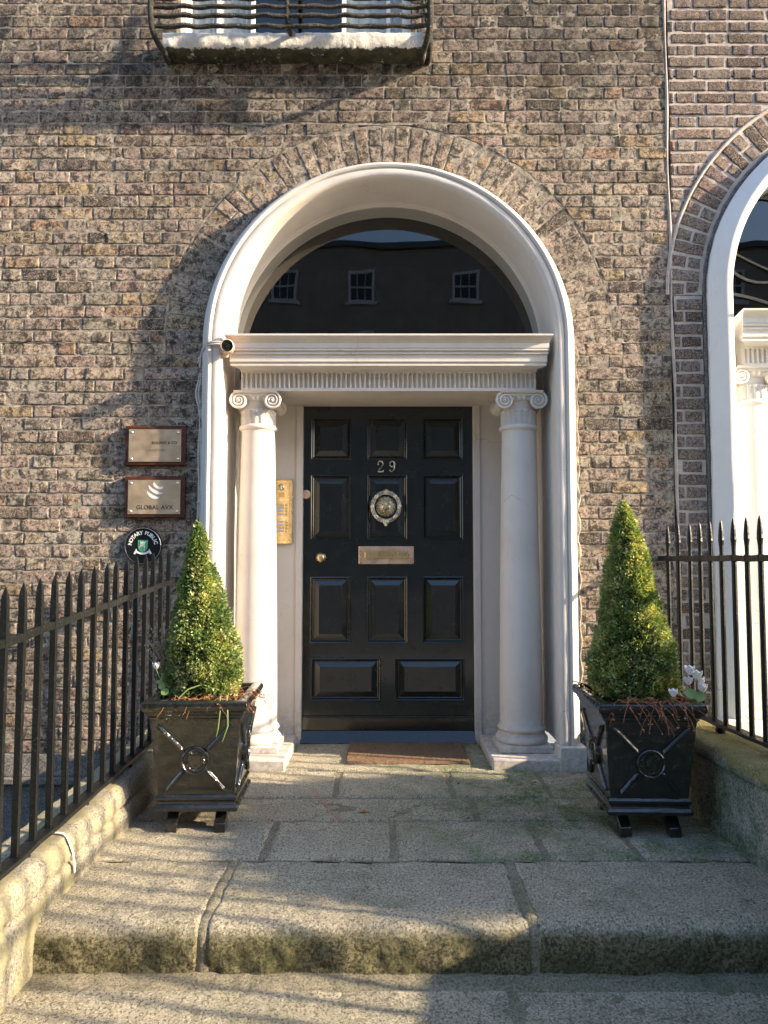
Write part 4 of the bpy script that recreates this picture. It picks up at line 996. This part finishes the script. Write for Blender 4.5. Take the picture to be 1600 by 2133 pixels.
# ------------------------------------------------------------------ box topiary
def topiary(base, apex, prof, label, n, seed, yellow):
    rg_ = np.random.default_rng(seed); base = np.array(base); apex = np.array(apex); Hh = apex[2]-base[2]
    root = empty('box_topiary', tuple(base), label, 'topiary', 'clipped box cones in the planters')
    hs, rs = zip(*prof)
    u = rg_.random(n*3); keep = rg_.random(n*3) < (np.interp(u, hs, rs)/max(rs)+.06); u = u[keep][:n]; n = len(u)
    a = rg_.random(n)*2*math.pi
    C = base+(apex-base)*u[:,None]
    dirv = np.stack([np.cos(a), np.sin(a), np.zeros(n)], -1)
    r0 = np.interp(u, hs, rs); S = C+dirv*r0[:,None]
    lump = 1+.13*noise(S, 9, seed)+.13*noise(S, 24, seed+3)+.07*noise(S, 55, seed+5)+.25*np.clip(noise(S, 34, seed+6)-.55, 0, 1)
    depth = rg_.random(n)**1.6; gap = np.clip(noise(S, 22, seed+8)-.42, 0, 1); rr = r0*lump-.035*depth-.10*gap
    rr = np.maximum(rr, .002); S = C+dirv*rr[:,None]; S[:,2] += rg_.normal(0, .006, n)
    # leaf frames: pointing outwards and up, spread about twigs
    out = dirv+np.array([0,0,.55])+rg_.normal(0, .55, (n,3)); out /= np.linalg.norm(out, axis=1)[:,None]
    nn = rg_.normal(0, 1, (n,3))+dirv*.4+np.array([0,0,.6]); sd = np.cross(out, nn); sd /= np.linalg.norm(sd, axis=1)[:,None]; up = np.cross(sd, out)
    Ln = rg_.uniform(.009, .018, n)[:,None]; Wd = Ln*rg_.uniform(.26, .36, n)[:,None]
    c0 = S; v = [c0, c0+out*Ln*.45+sd*Wd+up*Ln*.10, c0+out*Ln+up*Ln*(-.08), c0+out*Ln*.45-sd*Wd+up*Ln*.10, c0+out*Ln*.5-up*Ln*.02]
    V = np.stack(v, 1).reshape(-1, 3); b = np.arange(n)*5
    Q = np.concatenate([np.stack([b, b+1, b+4], -1), np.stack([b+1, b+2, b+4], -1), np.stack([b, b+4, b+3], -1), np.stack([b+3, b+4, b+2], -1)])
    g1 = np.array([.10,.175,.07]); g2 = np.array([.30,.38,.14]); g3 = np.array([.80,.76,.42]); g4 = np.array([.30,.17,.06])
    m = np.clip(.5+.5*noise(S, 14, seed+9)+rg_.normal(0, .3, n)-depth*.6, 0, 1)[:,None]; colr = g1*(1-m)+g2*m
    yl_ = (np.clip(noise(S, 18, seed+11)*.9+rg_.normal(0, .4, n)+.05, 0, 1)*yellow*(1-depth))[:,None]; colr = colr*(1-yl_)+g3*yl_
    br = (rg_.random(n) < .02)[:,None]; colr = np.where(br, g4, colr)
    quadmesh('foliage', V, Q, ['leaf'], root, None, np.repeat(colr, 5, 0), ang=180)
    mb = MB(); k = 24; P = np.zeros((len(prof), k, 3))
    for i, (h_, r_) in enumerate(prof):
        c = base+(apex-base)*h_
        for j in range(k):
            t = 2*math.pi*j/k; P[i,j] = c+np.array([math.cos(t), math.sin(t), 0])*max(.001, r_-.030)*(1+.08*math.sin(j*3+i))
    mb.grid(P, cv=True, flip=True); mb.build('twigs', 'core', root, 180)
    mb = MB(); zl = .50 if base[2] < 1 else -.1; mb.tube([(base[0], base[1], zl), (base[0]+.01, base[1], base[2]+.03), (base[0], base[1], base[2]+.2)], [.018,.014,.010], 8); mb.build('stem', 'bark', root)
topiary((-.806, -.85, .530), (-.845, -.85, 1.262), [(0,.142),(.05,.158),(.12,.164),(.2,.157),(.3,.143),(.42,.121),(.55,.100),(.66,.080),(.76,.061),(.87,.044),(.95,.027),(1,.006)],
        'clipped box cone in the left planter, leaning slightly left, notary sign behind it', 38000, 3, .9)
topiary((1.050, -.90, .530), (1.015, -.90, 1.355), [(0,.150),(.05,.170),(.12,.174),(.2,.165),(.3,.145),(.42,.124),(.55,.106),(.66,.085),(.76,.071),(.87,.047),(.95,.027),(1,.005)],
        'taller clipped box cone in the right planter beside the spear tipped railing', 44000, 9, .8)

topiary((3.2, -1.70, 1.17), (3.2, -1.70, 1.44), [(0,.55),(.2,.72),(.45,.78),(.7,.70),(.9,.45),(1,.1)], 'unseen mushroom headed crown added outside the frame to shade the paving', 26000, 21, .5)  # unseen crown, added and flattened only to throw shade on the paving

# ------------------------------------------------------------------ small plants, dry stems
def stems(name, label, cat, spots, mat, r, droop, length, n, seed, spread=1.0, leafy=True, cyc=None):
    rs_ = random.Random(seed); mb = MB()
    for k in range(n):
        x, y, z_ = rs_.choice(spots) if not cyc else cyc; x += rs_.uniform(-.03, .03)*spread; y += rs_.uniform(-.02, .02)*spread
        a = rs_.uniform(0, 2*math.pi); L = length*rs_.uniform(.5, 1.2); pts = [(x, y, z_)]; up = rs_.uniform(.2, 1.0); m = 8
        for i in range(m):
            f = (i+1)/m; x += math.cos(a)*L/m*(.6+.3*rs_.random()); y += (math.sin(a)*.5-.45*droop)*L/m; z_ += (up*(1-f)-droop*f*1.6)*L/m+rs_.uniform(-.003, .003); a += rs_.uniform(-.5, .5); pts.append((x, y, z_))
        mb.tube(pts, [r*(1-.6*i/m) for i in range(m+1)], 5)
        if leafy:
            for _ in range(3):
                p = rs_.choice(pts[3:]); q = Vector((rs_.uniform(-1,1), rs_.uniform(-1,1), rs_.uniform(-1,.3))).normalized()*rs_.uniform(.008,.018); sd = q.orthogonal().normalized()*.004
                P_ = Vector(p); mb.add([P_, P_+q*.5+sd, P_+q, P_+q*.5-sd], [(0,1,2,3)])
    return tag(mb.build(name, mat, None, 60), label, cat)
fy = PLY-.215
stems('dried_flowers', 'brown dried stems spilling over the front rim of the left planter', 'dead plant', [(-.72,fy+.03,.53),(-.86,fy+.04,.53),(-.68,fy+.03,.53),(-.78,fy+.05,.53),(-.64,fy+.06,.53),(-.60,fy+.12,.53),(-.61,fy+.2,.535)], 'dry', .0016, .55, .13, 60, 4)
stems('dried_flowers', 'brown dried stems hanging over the front rim of the right planter', 'dead plant', [(0.950,PRY-.215,.535),(0.990,PRY-.215,.535),(1.070,PRY-.215,.535),(1.100,PRY-.215,.535),(1.170,PRY-.215,.535)], 'dry', .0018, .85, .15, 46, 8, .8)
stems('dark_debris', 'dark dead twigs at the back left corner of the right planter', 'dead plant', [(.90,-.72,.53),(.93,-.78,.53),(.89,-.85,.53)], 'soil', .003, .1, .09, 26, 12)
mb = MB()
for pts in ([(-.70,fy+.05,.545),(-.69,fy-.01,.55),(-.685,fy-.028,.50),(-.692,fy-.030,.43),(-.70,fy-.026,.395)], [(-.69,fy+.05,.55),(-.665,fy,.555),(-.655,fy-.03,.50),(-.652,fy-.035,.44),(-.675,fy-.028,.375)], [(-.72,fy+.10,.56),(-.78,fy+.06,.59),(-.83,fy+.03,.575),(-.86,fy+.0,.545)]):
    mb.tube(pts, [.003,.0032,.003,.0028,.0015][:len(pts)], 6)
tag(mb.build('trailing_strand', 'greenstem', None, 60), 'pale green strands trailing down the front of the left planter', 'plant')
def petals(mb, c, r, n, seed, up=1):
    rs_ = random.Random(seed)
    for k in range(n):
        a = 2*math.pi*k/n+rs_.uniform(-.3, .3); d = Vector((math.cos(a)*.6, math.sin(a)*.6, up)).normalized(); sd = d.cross(Vector((-math.sin(a), math.cos(a), 0)).cross(d)).normalized()
        sd = Vector((-math.sin(a), math.cos(a), 0)); c_ = Vector(c); P = np.array([[c_+d*r*f+sd*r*.38*w_*q+Vector((0,0,r*.12*(1-abs(q)))) for q in (-1,-.5,0,.5,1)] for f, w_ in ((0,.2),(.3,.8),(.6,1.0),(.85,.8),(1.0,.35))])
        mb.grid(P)
def cyclamen(root_loc, blooms, label, leaves):
    root = empty('cyclamen', root_loc, label, 'flower')
    for i, (b, r) in enumerate(blooms):
        mb = MB(); petals(mb, b, r, 6, i); mb.build('bloom', 'petal', root, 180)
        mb = MB(); mb.tube([root_loc, ((root_loc[0]+b[0])/2+.01, (root_loc[1]+b[1])/2, (root_loc[2]+b[2])/2), b], [.003,.0025,.002], 6); mb.build('stalk', 'redstem' if len(blooms) > 1 else 'greenstem', root)
    for i, (p, s_) in enumerate(leaves):
        mb = MB(); c_ = Vector(p); P = np.array([[c_+Vector((math.cos(a)*s_*f, math.sin(a)*s_*f*.5, math.sin(a)*s_*f*.8+.004*f)) for a in np.linspace(0, 2*math.pi, 14)] for f in (.05,.5,1)]); mb.grid(P)
        mb.build('leaf', 'greenstem', root, 180)
cyclamen((-.955, -.95, .525), [((-.985,-.96,.645), .030)], 'single white cyclamen bloom at the left corner of the left planter', [((-.955,-.98,.575),.014),((-.935,-1.0,.555),.017),((-.97,-.97,.59),.010)])
cyclamen((1.235, -1.05, .525), [((1.215,-1.08,.640),.040),((1.240,-1.09,.620),.042),((1.255,-1.08,.595),.040),((1.205,-1.09,.600),.036),((1.262,-1.09,.570),.038),((1.128,-1.13,.560),.034)], 'cluster of white cyclamen blooms at the right end of the right planter', [((1.21,-1.10,.565),.024),((1.245,-1.10,.555),.024),((1.22,-1.08,.53),.026)])
mb = MB(); rs_ = random.Random(5)
for k in range(30):
    x, y, z_ = -.925+rs_.uniform(-.02,.02), -.86+rs_.uniform(-.03,.03), .53; tx = rs_.uniform(-.13, -.01); hgt = rs_.uniform(.16, .30); pts = [(x+tx*f**1.3, y-.03*f, z_+hgt*f) for f in np.linspace(0, 1, 7)]
    mb.tube(pts, [.0018]*6+[.0008], 4, mi=1)
    for i in range(16):
        f = rs_.uniform(.45, 1); mb.ball((x+tx*f**1.3+rs_.uniform(-.007,.007), y-.03*f+rs_.uniform(-.006,.006), z_+hgt*f), (.0032,.0032,.0048), 5, 3, mi=0)
tag(mb.build('heather', ['heather', 'greenstem'], None, 60), 'sprigs of faded pinkish heather rising behind the left planter rim', 'plant')
mb = MB()
for (x, y, s_) in ((-.115,-.80,.03),):
    mb.add([(x-s_,y,.004),(x,y-s_*.5,.012),(x+s_,y,.006),(x,y+s_*.5,.010)], [(0,1,2,3)])
tag(mb.build('fallen_leaf', 'autumn'), 'curled orange leaf lying on the flagstones', 'leaf')

for k_, (x, y, s_, lb) in enumerate([(.34,-.38,.010,'tiny dark crumb of leaf on the flagstones below the right column'),(.72,-.36,.014,'small dark dead leaf on the flagstones near the right planter'),(.02,-.80,.012,'small brown leaf scrap in the middle of the flagstones'),(-.52,-.30,.012,'pale scrap of leaf on the flagstones beside the left planter')]):
    mb = MB(); mb.add([(x-s_,y,.004),(x,y-s_*.6,.009),(x+s_,y+.003,.005),(x+.002,y+s_*.6,.010)], [(0,1,2),(0,2,3)]); tag(mb.build('leaf_scrap', 'dry' if k_ else 'soil'), lb, 'leaf')

# ------------------------------------------------------------------ signs, intercom, camera, cables
def plaque(x0, x1, z0_, z1_, label):
    root = empty('plaque', ((x0+x1)/2, .01, (z0_+z1_)/2), label, 'sign', 'brass plaques left of the doorway')
    mb = MB(); mb.rings([(x0,x1,z0_,z1_,.008),(x0,x1,z0_,z1_,-.024),(x0+.006,x1-.006,z0_+.006,z1_-.006,-.032),(x0+.018,x1-.018,z0_+.018,z1_-.018,-.034)]); mb.build('backboard', 'wood', root, 20)
    a, b, c, d = x0+.022, x1-.022, z0_+.022, z1_-.022
    mb = MB(); mb.rings([(a,b,c,d,-.034),(a,b,c,d,-.0375),(a+.001,b-.001,c+.001,d-.001,-.038)]); pl_ = mb.build('plate', 'brass_dull', root, 20)
    for x in (a+.016, b-.016):
        for z_ in (c+.016, d-.016):
            mb = MB(); mb.ball((x, -.038, z_), (.0075,.005,.0075), 12, 8); mb.build('screw', 'brass_pale', root, 60)
    return root, (a, b, c, d)
root, (a, b, c, d) = plaque(-1.450, -1.119, 1.620, 1.843, 'upper brass plaque on a mahogany board with faint engraved lettering')
mb = MB(); text_mb(mb, 'ROURKE & CO', .021, b-.022, (c+d)/2+.014, -.0385, .0008, .0002, align='RIGHT'); mb.build('lettering', 'ink', root)
mb = MB(); text_mb(mb, 'SOLICITORS', .017, (a+b)/2+.012, (c+d)/2-.026, -.0385, .0008, 0); mb.build('lettering', 'faint', root)
root, (a, b, c, d) = plaque(-1.449, -1.119, 1.332, 1.563, 'lower brass plaque on a mahogany board reading GLOBAL AVX under a white globe swirl')
mb = MB(); text_mb(mb, 'GLOBAL AVX', .032, (a+b)/2+.004, c+.036, -.0385, .0008, .0004, spacing=1.06); mb.build('lettering', 'ink', root)
mb = MB(); gx_, gz_, gr = (a+b)/2+.008, c+.118, .048
def lune(t0, t1, off0, off1):   # band of the globe between two sagging arcs
    P = []
    for i in range(25):
        u = -1+2*i/24; 
        def pt(o):
            ang = R(-28); x = u*gr*math.sqrt(max(0, 1-o*o)); zz = gr*(o-.42*math.sqrt(max(0, 1-u*u))*1.0); return (gx_+x*math.cos(ang)-zz*math.sin(ang), gz_+.015+x*math.sin(ang)+zz*math.cos(ang))
        p, q = pt(off0), pt(off1); k = math.sqrt(max(0, 1-u*u)); m_ = ((p[0]+q[0])/2, (p[1]+q[1])/2)
        P.append([(m_[0]+(p[0]-m_[0])*k, -.0387, m_[1]+(p[1]-m_[1])*k), (m_[0]+(q[0]-m_[0])*k, -.0387, m_[1]+(q[1]-m_[1])*k)])
    mb.grid(np.array(P))
lune(0, 0, .92, .62); lune(0, 0, .38, .02); lune(0, 0, -.22, -.62)
mb.build('emblem', 'wht', root)
# round notary sign
root = empty('round_sign', (-1.347, .0, 1.181), 'round black enamel NOTARY PUBLIC sign with a green shield, behind the left railing', 'sign')
cx_, cz_ = -1.347, 1.181
mb = MB(); mb.lathe((cx_, 0, cz_), [(.105,.008),(.105,-.014),(.102,-.018),(.098,-.018),(.096,-.014),(0,-.0135)], 64, 'y', cap=False); mb.build('disc', 'signblack', root, 30)
mb = MB(); mb.tube([(cx_+.0985*math.cos(t), -.0185, cz_+.0985*math.sin(t)) for t in np.linspace(0, 2*math.pi, 64, endpoint=False)], .0022, 6, closed=True); mb.build('rim', 'silver', root)
mb = MB(); txt = 'NOTARY PUBLIC'; wd = {'I': .6, ' ': .55, 'L': .9, 'N': 1.08, 'O': 1.08}; tot = sum(wd.get(ch, 1) for ch in txt); ang = R(176); span = R(168)
for ch in txt:
    wch = wd.get(ch, 1)/tot*span; am = ang-wch/2; ang -= wch
    if ch != ' ': text_mb(mb, ch, .028, cx_+.071*math.cos(am), cz_+.071*math.sin(am), -.0145, .001, .0009, am-math.pi/2)
mb.build('lettering', 'wht', root)
mb = MB(); mb.prism([(cx_-.027,cz_+.032),(cx_-.027,cz_-.006),(cx_-.021,cz_-.022),(cx_-.012,cz_-.031),(cx_,cz_-.036),(cx_+.012,cz_-.031),(cx_+.021,cz_-.022),(cx_+.027,cz_-.006),(cx_+.027,cz_+.032)], -.0165, -.013); mb.build('shield', 'green', root, 20)
mb = MB()
mb.prism([(cx_-.016,cz_+.028),(cx_-.008,cz_+.020),(cx_,cz_+.026),(cx_+.008,cz_+.022),(cx_+.022,cz_+.028),(cx_+.012,cz_+.014),(cx_+.012,cz_-.004),(cx_+.016,cz_-.012),(cx_+.010,cz_-.006),(cx_+.010,cz_-.028),(cx_+.006,cz_-.030),(cx_+.006,cz_-.004),(cx_-.012,cz_-.003),(cx_-.020,cz_-.012),(cx_-.015,cz_+.004),(cx_-.012,cz_+.016)], -.0178, -.0166); mb.build('charge', 'wht', root, 20)
mb = MB(); mb.prism([(cx_-.013,cz_+.012),(cx_-.013,cz_-.001),(cx_+.010,cz_-.001),(cx_+.010,cz_+.013)], -.0186, -.0179); mb.build('charge', 'pinkish', root, 20)
mb = MB(); P = np.array([[(cx_+r*math.sin(t), -.0172, cz_+.012-r*math.cos(t)) for r in (.049,.060)] for t in np.linspace(-.72, .72, 20)]); mb.grid(P)
for s_ in (-1, 1): mb.prism([(cx_+s_*.034,cz_-.014),(cx_+s_*.052,cz_-.044),(cx_+s_*.046,cz_-.042),(cx_+s_*.043,cz_-.048),(cx_+s_*.030,cz_-.034)][::s_], -.0168, -.0165)
mb.build('ribbon', 'wht', root, 20)
# intercom
root = empty('intercom', (-.635, .45, 1.40), 'tall polished brass intercom panel on the recess wall between the left column and the door', 'intercom')
x0, x1, z0_, z1_ = -.700, -.583, 1.200, 1.590; yp = .458
mb = MB(); mb.rings([(x0,x1,z0_,z1_,yp),(x0,x1,z0_,z1_,yp-.020),(x0+.003,x1-.003,z0_+.003,z1_-.003,yp-.023),(x0+.010,x1-.016,z0_+.020,z1_-.018,yp-.023),(x0+.012,x1-.018,z0_+.022,z1_-.020,yp-.019)]); mb.build('plate', 'brass', root, 20)
mb = MB(); mb.ball((-.651, yp-.019, 1.545), (.021,.010,.021), 20, 10); mb.build('lens', 'brass_pale', root, 60)
mb = MB()
for k in range(5): mb.box(-.664, -.630, yp-.0198, yp-.0188, 1.487+k*.006, 1.489+k*.006)
mb.build('speaker_slots', 'ink', root)
mb = MB(); mb.box(x0+.012, x1-.018, yp-.0215, yp-.0188, 1.466, 1.470); mb.box(x0+.012, x1-.018, yp-.0215, yp-.0188, 1.358, 1.362); mb.build('divider', 'brass_pale', root)
for z_ in (1.436,1.418,1.400,1.381,1.334,1.316,1.297,1.279):
    mb = MB(); mb.box(-.688, -.634, yp-.0205, yp-.0185, z_-.006, z_+.006); mb.build('name_card', 'label', root, bevel=.0005)
    mb = MB(); mb.lathe((-.619, yp-.018, z_), [(0,-.006),(.004,-.0055),(.0065,-.003),(.0085,0)], 16, 'y', cap=False); mb.build('button', 'brass', root, 60)
# security camera and cables
root = empty('security_camera', (-.885, -.12, 2.26), 'small cream bullet camera with a dark lens at the left end of the cornice', 'camera')
d = Vector((.12, -1, -.10)).normalized(); c0 = Vector((-.868, -.145, 2.250))
def along(mb, prof, mi=0, n=28):
    u = d.orthogonal().normalized(); v_ = d.cross(u); P = np.array([[c0+d*h_+(u*math.cos(a)+v_*math.sin(a))*r for a in np.linspace(0, 2*math.pi, n, endpoint=False)] for r, h_ in prof]); mb.grid(P, mi, cv=True)
mb = MB(); along(mb, [(.001,-.06),(.021,-.057),(.031,-.045),(.034,-.02),(.036,.03),(.036,.050),(.032,.053),(.031,.049)]); mb.build('shell', 'camshell', root, 50)
mb = MB(); along(mb, [(.031,.048),(.015,.046),(.012,.050),(.0,.051)]); mb.build('lens', 'signblack', root, 30)
mb = MB(); mb.tube([tuple(c0-d*.04), (-.88,-.10,2.245), (-.895,-.075,2.225)], [.012,.012,.018], 10); mb.build('bracket', 'camshell', root)
mb = MB()
for o in (0, .012):
    mb.tube([(-.885,-.10,2.285-o),(-.93,-.112,2.290-o),(-.985,-.108,2.286-o),(-1.02,-.06,2.278-o),(-1.035,-.028,2.262-o),(-1.048+o*.3,-.018,2.225-o*.5),(-1.062+o,-.018,2.195-o*2)], .0055, 8)
mb.ball((-1.05,-.016,2.222), .012, 8, 6)
tag(mb.build('cable', 'cable', None, 60), 'pair of white camera cables curling off the cornice end onto the brick', 'cable')
mb = MB(); zz = np.linspace(2.14, .95, 60)
for k, off in enumerate((0, .011)):
    mb.tube([(-1.036-off-.020*math.exp(-((z_-2.02)/.07)**2)+.003*math.sin(z_*17+k)-.0*z_, -.014-.004*math.sin(z_*9), z_) for z_ in zz], .0055, 8)
for z_ in (2.12, 1.905, 1.76, 1.60, 1.42, 1.25, 1.10): mb.tube([(-1.058,-.006,z_),(-1.052,-.024,z_),(-1.030,-.024,z_),(-1.024,-.006,z_)], .003, 6)
tag(mb.build('cable', 'cable', None, 60), 'white cables clipped down the brick along the left edge of the door surround', 'cable')

# ------------------------------------------------------------------ terrace across the street (mirrored in the glass)
opp = empty('terraced_house', (0, -22, -.3), 'long dark brick terrace across the street, mirrored in the fanlight', 'house')
mb = MB(); mb.box(-26, 26, -30, -22, -.3, 12.12); mb.build('wall', 'oppbrick', opp)
mb = MB(); mb.box(-26.2, 26.2, -30.2, -21.85, 12.125, 12.32); mb.build('parapet', 'slate', opp)
for x in [-19.6,-16.4,-13.2,-10,-6.8,-3.55,-.87,2.85,6.0,9.2,12.4,15.6,18.8]:
    for (z0_, hgt) in ((10.25, 1.1), (7.3, 1.75), (3.9, 2.1), (.7, 2.0)):
        mb = MB(); w_ = .95
        for a_, b_, c_, d_ in ((x-w_/2, x-w_/2+.09, z0_, z0_+hgt), (x+w_/2-.09, x+w_/2, z0_, z0_+hgt), (x-w_/2+.091, x+w_/2-.091, z0_, z0_+.08), (x-w_/2+.091, x+w_/2-.091, z0_+hgt-.09, z0_+hgt), (x-w_/2+.091, x+w_/2-.091, z0_+hgt/2-.03, z0_+hgt/2+.03), (x-.16, x-.135, z0_+.081, z0_+hgt/2-.031), (x+.135, x+.16, z0_+.081, z0_+hgt/2-.031), (x-.16, x-.135, z0_+hgt/2+.031, z0_+hgt-.091), (x+.135, x+.16, z0_+hgt/2+.031, z0_+hgt-.091)):
            mb.box(a_, b_, -21.99, -21.95, c_, d_)
        mb.box(x-w_/2-.1, x+w_/2+.1, -21.998, -21.86, z0_-.13, z0_-.002)
        wo = mb.build('window', 'oppwindow', opp)
        mb = MB(); mb.add([(x+w_/2-.05,-21.975,z0_+.05),(x-w_/2+.05,-21.975,z0_+.05),(x-w_/2+.05,-21.975,z0_+hgt-.05),(x+w_/2-.05,-21.975,z0_+hgt-.05)], [(0,1,2,3)]); mb.build('pane', 'signblack', wo)
